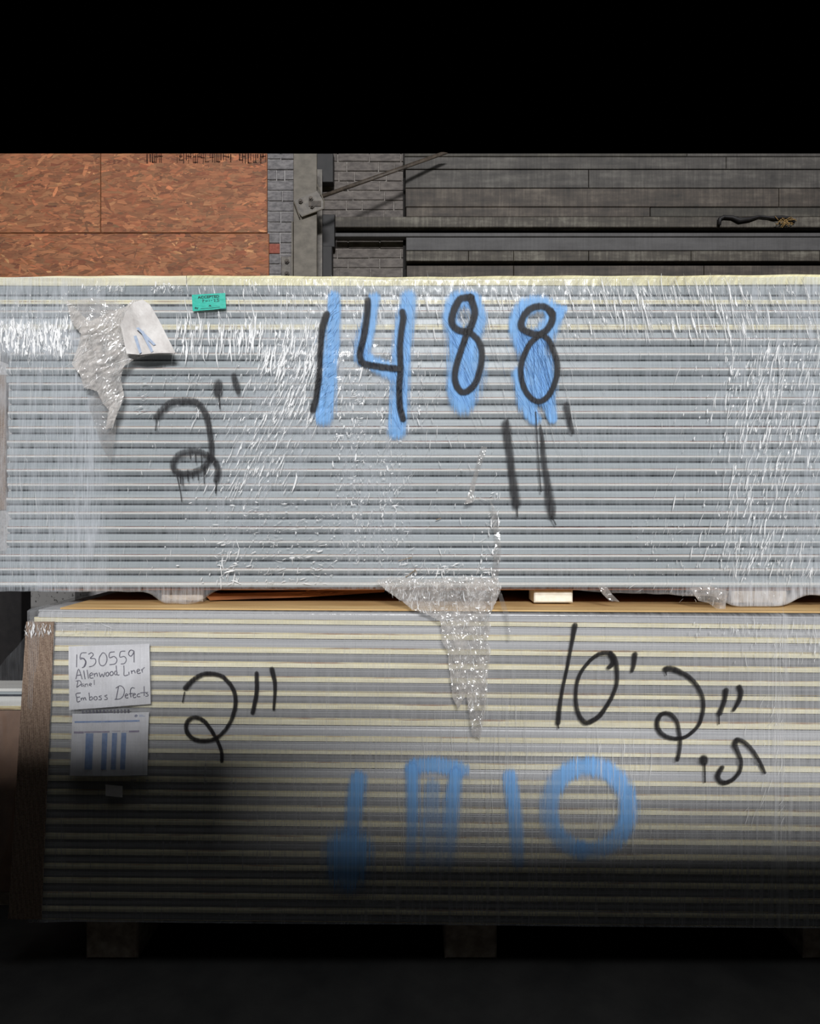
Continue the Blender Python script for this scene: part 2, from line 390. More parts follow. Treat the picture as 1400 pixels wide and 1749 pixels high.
# ---- steel column with gusset, brace rod, dark posts
DC = 4.72
sc = thing('steel_column', (X(522, DC), CY + DC, 0), 'dusty grey steel column standing between brick pier and brick recess', 'column')
def world_part(name, vf, m, parent, smooth=False): return make(name, vf[0], vf[1], m, parent, smooth=smooth)
top = Z(YT, DC)
world_part('flange', box(X(501, DC), X(541, DC), CY + DC, CY + DC + 0.016, 0, top, 0.003), M['colpaint'], sc)
world_part('web', box(X(519, DC), X(523, DC), CY + DC + 0.016, CY + DC + 0.22, 0, top), M['steel'], sc)
world_part('flange', box(X(500, DC), X(543, DC), CY + DC + 0.22, CY + DC + 0.235, 0, top), M['steel'], sc)
dg = DC - 0.02
gp = [P(501, 343, dg), P(541, 326, dg), P(553, 343, dg), P(553, 356, dg), P(515, 369.5, dg), P(509, 362, dg)]
V = gp + [(a, b_ + 0.012, c) for a, b_, c in gp]
Fc = [(5, 4, 3, 2, 1, 0)[::-1], tuple(range(6, 12))[::-1]] + [(k, k + 6, (k + 1) % 6 + 6, (k + 1) % 6) for k in range(6)]
g = make('gusset_plate', V, Fc, M['steel'], sc)
gl = []
for a, b_ in (((541, 315), (553, 343)), ((553, 343), (553, 356)), ((553, 356), (515, 370)), ((502, 344), (512, 371))):
    gl.append(cyl(P(*a, dg - .004), P(*b_, dg - .004), 0.0042, 6))
V, Fc, I = join(gl); make('rim', V, Fc, M['colpaint'], g)
def bolt(px, py, d, rr, parent):
    p = P(px, py, d); V, Fc, I = join([cyl((p[0], p[1], p[2]), (p[0], p[1] - .012, p[2]), rr, 6), cyl((p[0], p[1] - .012, p[2]), (p[0], p[1] - .022, p[2]), rr * .55, 8)])
    return make('bolt', V, Fc, M['rod'], parent)
for a in ((513.5, 344.5), (531, 340), (533, 353)): bolt(*a, dg, .015, g)
make('slot', *pbox(527, 548, 343, 352, dg - .006, .006), M['rod'], g)
cp = make('connection_plate', *pbox(480, 500, 438, 500, 4.9, 0.03, .003), M['steel'], sc)
bolt(490, 447, 4.9, .017, cp); bolt(490, 468, 4.9, .017, cp)
make('edge_angle', *box(X(502.5, 4.86), X(505, 4.86), CY + 4.74, CY + 4.95, 0, Z(390, 4.86)), M['colpaint'], sc)
rodo = make('brace_rod', *cyl(P(548, 336, dg + .03), P(800, 246.5, DW - .02), 0.0125, 12), M['rod'], smooth=True)
tag(rodo, 'thin rusty brace rod slanting up right from the bolted gusset plate', 'rod')
# trim rod to the built height of the wall
for vtx in rodo.data.vertices:
    if vtx.co.z > Z(YT, DW - .05):
        s0 = Vector(P(548, 336, dg + .03)); s1 = Vector(P(800, 246.5, DW - .02)); dd = (s1 - s0)
        kx = (vtx.co.z - Z(YT, DW - .05)) / dd.z; vtx.co -= dd * kx
pd = DW + 0.06
tag(make('steel_post', *join([box(X(540, pd), X(567, pd), CY + pd, CY + pd + .07, 0, Z(420, pd), .003), box(X(540, pd), X(569, pd), CY + pd, CY + pd + .07, Z(311, pd), Z(YT, pd), .003), box(X(540, pd), X(571, pd), CY + pd + .02, CY + pd + .07, Z(420, pd), Z(364, pd), .003)])[:2], M['darksteel']),
    'black steel post in the shade just right of the grey column', 'post')
# hanging scrap of dark cable with a tuft on the sill
pts = [(1228, 384), (1229, 374), (1236, 370), (1250, 371), (1262, 376), (1280, 374), (1296, 369.5), (1312, 371), (1322, 372), (1335, 371), (1348, 372), (1357, 380)]
def tube(pts3, rad, n=8):
    V, Fc = [], []
    for i, p in enumerate(pts3):
        a = Vector(pts3[max(0, i - 1)]); b_ = Vector(pts3[min(len(pts3) - 1, i + 1)]); d = (b_ - a).normalized()
        u = d.cross(Vector((0, 1, 0))); u = u.normalized() if u.length > 1e-4 else Vector((1, 0, 0)); q = d.cross(u)
        rr = rad[i] if isinstance(rad, (list, tuple)) else rad
        V += [tuple(Vector(p) + (u * math.cos(2 * math.pi * k / n) + q * math.sin(2 * math.pi * k / n)) * rr) for k in range(n)]
        if i: Fc += [((i - 1) * n + k, (i - 1) * n + (k + 1) % n, i * n + (k + 1) % n, i * n + k) for k in range(n)]
    Fc += [tuple(range(n))[::-1], tuple(range((len(pts3) - 1) * n, len(pts3) * n))]
    return V, Fc
ds = DP - 0.05
scr = thing('cable_scrap', P(1290, 388, ds), 'scrap of black cable with a tan fibre tuft lying along the sill', 'cable')
V, Fc = tube([P(a, b_, ds) for a, b_ in pts], [.012, .014, .012, .012, .018, .014, .008, .008, .014, .012, .010, .008])
make('cable', V, Fc, M['darksteel'], scr, smooth=True)
tf = []
r = random.Random(3)
for i in range(46):
    a = (1340 + r.gauss(0, 6), 379 + r.gauss(0, 3)); b_ = (a[0] + r.gauss(0, 6), a[1] + r.gauss(2, 4))
    tf.append(cyl(P(*a, ds - r.uniform(0, .02)), P(*b_, ds - r.uniform(0, .02)), .0022, 4))
V, Fc, I = join(tf); make('fibre_tuft', V, Fc, M['straw'], scr)['kind'] = 'stuff'

# ---- what shows through the gap at the lower left
wsd = tag(make('wall_side', *box(X(36, 4.6), X(128, 4.6), CY + 4.6, CY + 4.7, 0, Z(985, 4.6)), M['speckle']), kind='structure')
tag(make('dark_post', *box(X(-70, 3.9), X(36, 3.9), CY + 3.9, CY + 4.0, 0, Z(985, 3.9), .004), M['darksteel']), 'dark post behind the gap at the left of the two bundles', 'post')

# ------------------------------------------------------------------ insulated panels
def profile_mesh(name, prof, length, h, depth, mats):
    """panel: profile [(t, out_mm, material index of the strip starting here)], t from the top"""
    V, Fc, I = [], [], []
    n = len(prof)
    for sx in (0, 1):
        for (t_, o_, m_) in prof: V.append((sx * length, -o_ / 1000.0, -t_ * h))
        V.append((sx * length, depth, -h)); V.append((sx * length, depth, 0))
    k = n + 2
    for i in range(k):
        j = (i + 1) % k
        Fc.append((i, j, j + k, i + k)); I.append(prof[i][2] if i < n - 1 else 0)
    Fc.append(tuple(range(k))[::-1]); I.append(mats_foam); Fc.append(tuple(range(k, 2 * k))); I.append(mats_foam)
    me = bpy.data.meshes.new(name)
    me.from_pydata(V, [], Fc)
    for m in mats: me.materials.append(m)
    me.polygons.foreach_set('material_index', np.asarray(I, dtype=np.int32)); me.update()
    return me
mats_foam = 4
PMAT = [M['metal'], M['lip'], M['groove_shade'], M['rust'], M['foam'], M['foam_brown']]
PMATL = [M['metal_low'], M['lip'], M['groove_shade'], M['rust'], M['foam'], M['foam_brown']]
pu = DU / F; plw = DL / F
H0 = 24.5 * pu
LU = X(1500, DU) - X(12, DU)
prof_A = [(0, .5, 3), (.045, .5, 1), (.06, 2, 1), (.11, 3, 1), (.17, 2.5, 0), (.24, 0, 0), (.42, -9, 2), (.43, -20, 2), (.53, -20, 2), (.54, -6, 0), (.60, -1, 0), (.66, 0, 0), (1.0, 0.5, 0)]
prof_C = [(0, 0, 4), (.12, 0, 5), (.2, 0, 4), (.38, -1, 0), (.44, -9, 2), (.46, -18, 2), (.56, -18, 2), (.58, -4, 0), (.64, 0, 0), (1.0, 0, 0)]
prof_D = [(0, -4, 0), (.08, -2, 0), (.3, -6, 0), (.55, -12, 2), (.62, -20, 2), (.72, -20, 2), (.74, -4, 0), (.8, 0, 0), (1.0, 0, 0)]
meA = profile_mesh('panel', prof_A, LU, H0, 1.07, PMAT)
meC = profile_mesh('panel_cream', prof_C, LU, H0, 1.07, PMAT)
meD = profile_mesh('panel_plain', prof_D, LU, H0, 1.07, PMAT)
zb_u = Z(1003, DU)
UB = thing('panel_bundle', (0, CY + DU + .5, zb_u), 'upper film-wrapped bundle of grey panels sprayed 1488 on blue', 'panel bundle')
UJ = [488, 512, 530.5, 554, 577, 602.5, 628, 653.5, 678, 703, 728, 752.5, 777, 801, 826, 850, 874, 899, 923, 946.5, 970, 994]
r = random.Random(2)
def add_panel(me, x0, d, yt, h_px, root, rot=0.0, dy=0.0, sxl=1.0, pname='panel'):
    o = bpy.data.objects.new(pname, me); COL.objects.link(o); o.parent = root
    o.location = Vector((X(x0, d), CY + d + dy, Z(yt, d))) - root_loc(root)
    o.rotation_euler = (0, rot, 0); o.scale = (sxl, 1, h_px / 24.5)
    return o
for k in range(len(UJ) - 1):
    me = meD if k == 0 else (meC if k in (1, 3) else meA)
    x0 = 12 + r.uniform(-3, 3)
    if k < 4: x0 = -110 + r.uniform(-20, 20)
    if k > 18: x0 = -70 + r.uniform(-20, 20)
    add_panel(me, x0, DU, UJ[k], UJ[k + 1] - UJ[k], UB, r.gauss(0, .0005), r.uniform(-.001, .002), (1500 + r.uniform(-8, 8) - x0) / 1488)
prof_B = [(0, .5, 3), (.1, .5, 1), (.2, 3, 1), (.6, 3, 0), (1, 0, 0)]
meB = profile_mesh('panel_base', prof_B, LU, H0, 1.07, PMAT)
add_panel(meB, -60, DU, 994, 9, UB, sxl=1560 / 1488)
# exposed foam edge on top, in two lengths
def wavy_strip(x0, x1, top_fn, bot_fn, d, depth, m, parent, name, n=60):
    V, Fc = [], []
    for i in range(n + 1):
        px = x0 + (x1 - x0) * i / n
        zt, zb = Z(top_fn(px), d), Z(bot_fn(px), d)
        xx = X(px, d); y = CY + d
        V += [(xx, y, zb), (xx, y - .001, zt - .003), (xx, y + .003, zt), (xx, y + depth, zt), (xx, y + depth, zb)]
        if i:
            a = (i - 1) * 5; b_ = i * 5
            for k in range(5): Fc.append((a + k, a + (k + 1) % 5, b_ + (k + 1) % 5, b_ + k)[::-1])
    Fc.append((0, 1, 2, 3, 4)); Fc.append(tuple(n * 5 + k for k in (4, 3, 2, 1, 0)))
    return make(name, V, Fc, m, parent)
tfn = lambda px: 470.5 + 2.5 * math.exp(-((px + 20) / 120) ** 2) + 2.2 * math.exp(-((px - 690) / 160) ** 2) - 3.2 * max(0, (px - 1150) / 350) + .5 * math.sin(px * .05)
bfn = lambda px: 487.5 + .5 * math.sin(px * .013) - .004 * max(0, px - 1000)
wavy_strip(-130, 318, tfn, bfn, DU, 1.07, M['foam'], UB, 'foam_edge')
wavy_strip(319.2, 1500, tfn, bfn, DU + .001, 1.07, M['foam_cut'], UB, 'foam_edge')
tag(make('edge_protector', *pbox(-6, 10, 640, 872, DU - .004, .02, .003), M['protector'], UB), 'brown edge protector at the left end')
# board under the panels and the wrapped support blocks
make('bottom_board', *box(X(60, DU), X(1490, DU), CY + DU + .02, CY + DU + 1.0, zb_u - .013, zb_u - .001, .002), M['brownwood'], UB)
ZT = Z(1043.2, DL)               # top of the lower bundle
def blk(x0, x1, y1, name, m, parent, topz, dep=.12):
    d = (CZ - ZT) * F / (y1 - 874.5)
    return make(name, *box(X(x0, d), X(x1, d), CY + d, CY + d + dep, ZT + .008, topz, .005), m, parent)
blk(275, 346, 1031.5, 'support_block', M['block'], UB, zb_u - .013)
blk(1250, 1344, 1034, 'support_block', M['block'], UB, zb_u - .013)
fb = blk(912, 978, 1033, 'foam_block', M['foam_white'], None, zb_u - .013)
tag(fb, 'small white foam spacer block lying between the upper and lower bundle', 'foam block')
sb = []
d = 2.80
pt = [(352, 1018), (362, 1011), (380, 1014), (450, 1013), (520, 1010), (600, 1006), (655, 1004), (655, 1012), (600, 1016), (520, 1019), (450, 1022), (380, 1024), (360, 1026)]
r = random.Random(9)
pt = [(a + r.uniform(-2, 2), b_ + r.uniform(-1, 1)) for a, b_ in pt]
V = [P(a, b_, d) for a, b_ in pt]; n = len(V); V += [(a, b_ + .14, c) for a, b_, c in V]
Fc = [tuple(range(n))[::-1], tuple(range(n, 2 * n))] + [(k, (k + 1) % n, (k + 1) % n + n, k + n) for k in range(n)]
sp = thing('splintered_board', P(500, 1024, d), 'splintered brown board jammed in the gap between the two bundles', 'board')
make('board', V, Fc, M['brownwood'], sp)
for i in range(9):
    a = (r.uniform(495, 600), r.uniform(1008, 1016)); b_ = (a[0] + r.uniform(10, 34), a[1] - r.uniform(1, 7))
    make('splinter', *cyl(P(*a, d - .005), P(*b_, d - .02), .0015, 5), M['brownwood'], sp)

# ---- lower bundle
LB = thing('panel_bundle', (0, CY + DL + .5, .16), 'lower film-wrapped bundle with cream foam seams sprayed 10 feet 2.5 inches', 'panel bundle')
ROT = 0.0092
LL = X(1560, DL) - X(60, DL)
H1 = 24.5 * plw
prof_L = [(0, 0, 5), (.06, .8, 4), (.16, 1.2, 4), (.35, .6, 2), (.36, -9, 2), (.41, -9, 2), (.42, -3, 0), (.46, -2, 0), (.55, -3.5, 0), (.62, -1.5, 0), (.8, -1, 0), (.97, -3, 5), (1.0, -2, 5)]
prof_LT = [(0, 0, 0), (.2, 0, 0), (.3, -5, 0), (.45, -5, 0), (.6, 1, 0), (1.0, 1, 0)]
prof_LD = [(0, 0, 4), (.3, .6, 2), (.34, -18, 2), (.42, -14, 0), (.9, -16, 0), (1.0, -14, 0)]
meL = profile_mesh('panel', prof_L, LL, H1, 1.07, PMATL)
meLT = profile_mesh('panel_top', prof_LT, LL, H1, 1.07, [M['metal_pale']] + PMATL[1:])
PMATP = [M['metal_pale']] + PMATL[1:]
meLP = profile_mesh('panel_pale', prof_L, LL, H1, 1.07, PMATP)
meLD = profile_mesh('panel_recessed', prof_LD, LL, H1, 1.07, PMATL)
LJ = [1044, 1056.5, 1080.5, 1105.4, 1130, 1155, 1180, 1200.5, 1225.5, 1256, 1281, 1299.5, 1328, 1351, 1376, 1400.5, 1426, 1453, 1477.5, 1502, 1526.5, 1551, 1573]
r = random.Random(4)
for k in range(len(LJ) - 1):
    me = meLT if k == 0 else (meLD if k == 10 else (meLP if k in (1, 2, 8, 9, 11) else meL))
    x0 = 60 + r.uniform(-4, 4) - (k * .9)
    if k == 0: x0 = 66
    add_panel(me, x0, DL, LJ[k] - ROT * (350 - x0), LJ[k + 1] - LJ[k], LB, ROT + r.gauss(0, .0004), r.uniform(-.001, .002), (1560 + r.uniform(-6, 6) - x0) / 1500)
cs = make('cover_sheet', *box(X(100, DL), X(1555, DL), 0, 1.03, 0, .005), M['tan'])
cs.location = (0, CY + DL + .012, ZT - .001 - ROT * (.35 * 2.07 * .0)); cs.rotation_euler = (0, ROT * .55, 0); cs.location.z += -.001
loc = Vector(cs.location); cs.parent = LB; cs.location = loc - root_loc(LB)
for a in (140, 760, 1380): make('skid', *box(X(a, DL), X(a + 90, DL), CY + DL + .03, CY + DL + 1.0, 0, .15, .006), M['block'], LB)

# ---- neighbouring bundle at the far left
NB = thing('panel_bundle', (X(-120, 2.95), CY + 3.02, 0), 'end of another bundle peeping out behind the brown edge protector', 'panel bundle')
for i, (a, b_, m, dd) in enumerate(((1176, 1181, M['lip'], 0), (1181, 1186, M['metal'], .004), (1186, 1190, M['groove_shade'], .01), (1190, 1206, M['lip'], 0), (1206, 1212, M['foam_brown'], -.002))):
    make('panel_layer', *pbox(-300, 40, a, b_, 2.95 + dd, .14), m, NB)
make('carton_face', *box(X(-300, 2.95), X(40, 2.95), CY + 2.96, CY + 3.09, .06, Z(1212, 2.95), .004), M['card'], NB)
make('skid', *box(X(-280, 2.95), X(20, 2.95), CY + 2.98, CY + 3.08, 0, .06), M['block'], NB)

# ------------------------------------------------------------------ stretch film
def fbot(px):                    # lower hem of the upper film
    px = np.asarray(px, float)
    b = 1010 + 0 * px
    b = b + 21 * bumpfn(px, 268, 352, 7) - 4 * bumpfn(px, 352, 1000, 10) + 4 * bumpfn(px, 1040, 1200, 16)
    b = b + 25 * bumpfn(px, 1236, 1352, 9) + 6 * bumpfn(px, 1160, 1240, 14) + 6 * bumpfn(px, 1352, 1700, 12)
    return b + 1.5 * (vn(px * .05, 0 * px, 3) - .5)
def fU(px, py):                  # film distance in front of the upper face, metres
    px = np.asarray(px, float); py = np.asarray(py, float)
    h = .010 + .006 * (vn(px * .008, py * .004, 1) - .3)
    w_ = vn(px * .16 + py * .03, py * .012, 2); h = h + .0012 * (1 - np.abs(2 * w_ - 1)) ** 2
    reg = bumpfn(px + (py - 720) * .45, 400, 560, 14) * bumpfn(py, 590, 870, 20) + bumpfn(px, 560, 700, 14) * bumpfn(py, 600, 990, 20) + bumpfn(px, 1225, 1500, 14) * bumpfn(py, 560, 980, 20)
    c_ = vn(px * .22 + py * .10, py * .07, 6); h = h + reg * .0035 * (1 - np.abs(2 * c_ - 1))
    h = h + .006 * bumpfn(px, 120, 215, 16) * bumpfn(py, 520, 690, 30)
    return h
def hU(px, py):
    b = .14 + 0 * px
    b = b + .20 * bumpfn(px, -400, 180, 14) + .16 * bumpfn(px, 128, 176, 6) * bumpfn(py, 640, 1000, 20)
    b = b + .38 * bumpfn(py, 548, 606, 3) * bumpfn(px, -400, 128, 8) + .10 * bumpfn(py, 548, 606, 3) * bumpfn(px, 300, 700, 60)
    b = b + .22 * bumpfn(px + (py - 720) * .45, 390, 560, 24) * bumpfn(py, 560, 900, 30)
    b = b + .18 * bumpfn(px, 560, 700, 20) * bumpfn(py, 600, 990, 30)
    b = b + .16 * bumpfn(px, 1235, 1700, 18) + .14 * bumpfn(px, 1372, 1392, 4)
    b = b + .10 * bumpfn(py, 478, 580, 4) + .07 * bumpfn(px, 980, 1240, 40) * bumpfn(py, 570, 800, 30)
    b = b + .30 * bumpfn(py, 1003, 1100, 3) * (bumpfn(px, 1160, 1700, 20) + .5 * bumpfn(px, -400, 350, 10))
    return np.clip(b, 0, .85)
def film_sheet(name, x0, x1, nx, ny, top, bot, dist, hfn, zfn, back, m, parent, topback=.3, endback=.5):
    us = np.linspace(x0, x1, nx); rows = []
    V, A = [], []
    vs = np.linspace(0, 1, ny)
    PX, VV = np.meshgrid(us, vs); T = top(PX); B = bot(PX); PY = T + (B - T) * VV
    h = zfn(PX, PY); xx = (PX - 700) * dist / F; zz = CZ - (PY - 874.5) * dist / F; yy = CY + dist - h
    hz = hfn(PX, PY)
    # rows folding back over the top
    tb = [(xx[0], yy[0] + q, zz[0] + .004 + 0 * q, hz[0]) for q in (topback, topback * .5, topback * .15, .02)]
    R = [(a, b_, c, q) for a, b_, c, q in tb] + [(xx[i], yy[i], zz[i], hz[i]) for i in range(ny)]
    if back > 0: R += [(xx[-1], yy[-1] + back * .3, zz[-1] - .002, hz[-1]), (xx[-1], yy[-1] + back, zz[-1] + .006, hz[-1])]
    rows = []
    for a, b_, c, q in R:
        # columns folding back round both ends
        a2 = np.concatenate([[a[0] - .012] * 2, a, [a[-1] + .012] * 2]); b2 = np.concatenate([[b_[0] + endback, b_[0] + .02], b_, [b_[-1] + .02, b_[-1] + endback]])
        c2 = np.concatenate([[c[0]] * 2, c, [c[-1]] * 2]); q2 = np.concatenate([[q[0]] * 2, q, [q[-1]] * 2])
        rows.append(np.stack([a2, b2, c2, q2], 1))
    G = np.stack(rows); nr, nc = G.shape[:2]
    idx = np.arange(nr * nc).reshape(nr, nc)
    Q = np.stack([idx[:-1, :-1], idx[1:, :-1], idx[1:, 1:], idx[:-1, 1:]], -1).reshape(-1, 4)
    G = G.reshape(-1, 4)
    return make(name, G[:, :3].tolist(), Q.tolist(), m, parent, smooth=True, attrs={'haze': G[:, 3]})
ftop = lambda px: 476 + 2.0 * (vn(px * .02, 0 * px, 8) - .5) - .004 * np.maximum(0, px - 1000)
film_u = film_sheet('stretch_film', -140, 1512, 560, 140, ftop, fbot, DU, hU, fU, .08, M['film'], UB)

def fL(px, py):
    px = np.asarray(px, float); py = np.asarray(py, float)
    h = .007 + .004 * (vn(px * .006, py * .004, 31) - .3) + .0012 * vn(px * .2, py * .01, 32)
    return h + .010 * bumpfn(px, 0, 100, 10)
def hL(px, py):
    b = .18 + .10 * bumpfn(px, 600, 1120, 80) * bumpfn(py, 1150, 1600, 40) + .14 * bumpfn(px, 1318, 1342, 4) + .12 * bumpfn(px, 1240, 1700, 50)
    b = b + .12 * bumpfn(px, 0, 330, 40) * bumpfn(py, 1040, 1090, 8) + .06 * bumpfn(py, 1290, 1600, 20)
    return np.clip(b, 0, .8)
lt = lambda px: 1045 + ROT * (px - 350) * .6
lbot = lambda px: 1574 + ROT * (px - 350)
film_l = film_sheet('stretch_film', 52, 1566, 420, 120, lt, lbot, DL, hL, fL, .1, M['film_low'], LB, .16, .5)

# white slivers on the sheet: highlights of its folds painted into the colour
def painted_streaks(regs, dist, zfn, parent, name, seed, lift=.0022, mat=None):
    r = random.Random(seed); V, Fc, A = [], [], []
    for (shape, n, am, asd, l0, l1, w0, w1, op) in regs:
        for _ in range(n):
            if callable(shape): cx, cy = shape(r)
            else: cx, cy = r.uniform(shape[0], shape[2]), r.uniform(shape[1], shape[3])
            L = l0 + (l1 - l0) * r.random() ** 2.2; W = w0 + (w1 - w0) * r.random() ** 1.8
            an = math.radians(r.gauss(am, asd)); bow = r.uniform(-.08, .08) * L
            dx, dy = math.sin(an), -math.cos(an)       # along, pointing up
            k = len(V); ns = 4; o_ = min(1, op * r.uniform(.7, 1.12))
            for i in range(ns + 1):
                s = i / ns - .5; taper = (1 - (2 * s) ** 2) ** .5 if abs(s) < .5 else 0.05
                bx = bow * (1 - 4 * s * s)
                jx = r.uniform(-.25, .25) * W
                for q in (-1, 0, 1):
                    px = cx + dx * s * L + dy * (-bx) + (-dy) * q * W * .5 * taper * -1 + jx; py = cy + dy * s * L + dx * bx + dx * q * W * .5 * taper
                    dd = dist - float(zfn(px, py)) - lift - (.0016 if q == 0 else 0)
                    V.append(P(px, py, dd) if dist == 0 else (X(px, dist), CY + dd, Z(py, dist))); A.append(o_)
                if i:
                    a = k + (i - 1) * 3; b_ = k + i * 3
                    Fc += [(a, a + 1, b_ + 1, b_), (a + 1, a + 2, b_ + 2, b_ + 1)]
    o = make(name, V, Fc, mat or M['crease_glint'], parent, attrs={'haze': A}); o['kind'] = 'stuff'
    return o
def diag(cx, half, y0, y1, k, yc=720):
    def fn(r):
        y = r.uniform(y0, y1); return (cx - (y - yc) * k + r.gauss(0, half), y)
    return fn
regs = [
    ((0, 552, 128, 606), 330, 2, 8, 5, 34, 1.0, 3.4, .95), ((0, 500, 140, 552), 70, 6, 14, 4, 18, .8, 2, .7),
    ((0, 606, 130, 640), 45, 0, 8, 6, 30, .8, 1.6, .6),
    ((300, 553, 450, 606), 170, 3, 5, 8, 54, 1.0, 2.8, 1.0), ((440, 556, 545, 640), 160, 9, 6, 8, 54, 1.0, 2.8, 1.0),
    ((140, 488, 216, 500), 60, 25, 20, 4, 14, .8, 2.4, .9), ((258, 486, 312, 500), 50, 15, 25, 4, 14, .9, 2.6, .95),
    ((320, 488, 700, 552), 150, -10, 7, 6, 44, .8, 2.0, .95), ((700, 488, 1400, 578), 420, -14, 5, 6, 56, .8, 2.2, 1.0),
    ((960, 488, 1280, 570), 150, -13, 4, 6, 64, .9, 2.2, 1.0),
    (diag(468, 46, 600, 850, .42), 520, 28, 7, 6, 40, 1.0, 3.4, .95), (diag(500, 30, 590, 720, .35), 170, 24, 6, 8, 48, 1.0, 3.2, .95),
    ((330, 640, 440, 745), 110, 26, 8, 4, 26, .8, 2.2, .85), ((255, 640, 345, 720), 60, 22, 12, 3, 22, .7, 1.8, .8),
    ((236, 640, 254, 712), 34, 60, 14, 6, 14, .9, 2.0, .9),
    ((560, 590, 730, 760), 230, 10, 22, 3, 18, .9, 2.8, .85), ((565, 740, 705, 965), 420, 20, 34, 3, 13, .7, 2.0, .75),
    (lambda r: (r.choice((578, 606, 612, 655, 672)) + r.gauss(0, 6), r.uniform(640, 960)), 330, 20, 34, 3, 16, .9, 3.2, .9),
    (lambda r: (r.gauss(420, 50), r.uniform(850, 1000)), 230, 45, 30, 3, 16, .8, 2.6, .85), ((450, 860, 570, 1000), 200, 60, 30, 3, 18, .8, 2.4, .8),
    ((370, 930, 410, 1000), 40, 30, 40, 6, 26, 1.0, 3.0, .95),
    ((700, 740, 850, 1000), 90, 15, 25, 3, 20, .7, 2.0, .75), ((820, 840, 852, 1000), 70, 10, 30, 4, 20, .9, 2.8, .9),
    ((680, 960, 850, 1008), 150, 30, 40, 4, 18, .8, 2.6, .85),
    (diag(1300, 60, 590, 980, .12, 800), 560, 13, 6, 5, 40, .9, 2.4, .9), ((1235, 575, 1400, 760), 170, 8, 6, 6, 50, .8, 2.0, .85),
    ((1225, 860, 1400, 1000), 120, 16, 12, 4, 26, .8, 2.2, .75), ((1060, 880, 1240, 1010), 110, 15, 25, 3, 16, .7, 1.8, .7),
    ((960, 500, 1240, 760), 60, -6, 10, 3, 18, .6, 1.2, .6),
    (diag(840, 60, 510, 760, -.25, 620), 120, -18, 4, 14, 110, .5, 1.1, .55), ((900, 560, 985, 760), 46, -16, 5, 30, 130, .5, 1.2, .6),
    ((200, 700, 330, 990), 60, 5, 25, 3, 14, .7, 1.6, .6), ((20, 640, 130, 1000), 60, -3, 6, 8, 60, .6, 1.4, .4),
    ((1160, 1008, 1350, 1030), 40, 20, 30, 3, 14, .8, 2.0, .6), ((700, 600, 760, 760), 50, 8, 12, 4, 24, .7, 1.6, .7),
]
painted_streaks(regs, DU, fU, film_u, 'film_glints', 77)
regl = [((1250, 1062, 1400, 1130), 70, 0, 6, 6, 30, .7, 1.6, .75), ((1170, 1062, 1300, 1084), 40, 2, 6, 4, 18, .7, 1.8, .8),
        ((680, 1270, 1110, 1440), 190, 0, 1.5, 24, 130, .5, 1.2, .42), ((740, 1200, 900, 1300), 60, 0, 1.5, 30, 120, .5, 1.0, .4),
        ((1000, 1260, 1110, 1420), 60, 0, 2, 20, 90, .5, 1.4, .5), ((1270, 1180, 1340, 1400), 26, 24, 10, 5, 34, .7, 1.6, .7),
        ((1318, 1060, 1342, 1470), 40, 0, 4, 30, 120, .6, 1.6, .3), ((100, 1062, 200, 1090), 26, 50, 30, 6, 26, .6, 1.4, .55),
        ((50, 1064, 92, 1082), 46, 8, 14, 5, 16, .8, 2.2, .85), ((420, 1060, 1250, 1290), 150, 0, 1.0, 20, 90, .4, .8, .25)]
painted_streaks(regl, DL, lambda a, b_: fL(a, b_) + .004, film_l, 'film_glints', 78)

for k_, (a, b_) in enumerate((((744, 888), (753, 885)), ((680, 958), (704, 952)), ((692, 986), (709, 974)), ((708, 972), (712, 980)))):
    make('dry_grass', *cyl(P(*a, DU - .012), P(*b_, DU - .012), .0016, 5), M['straw'], film_u)

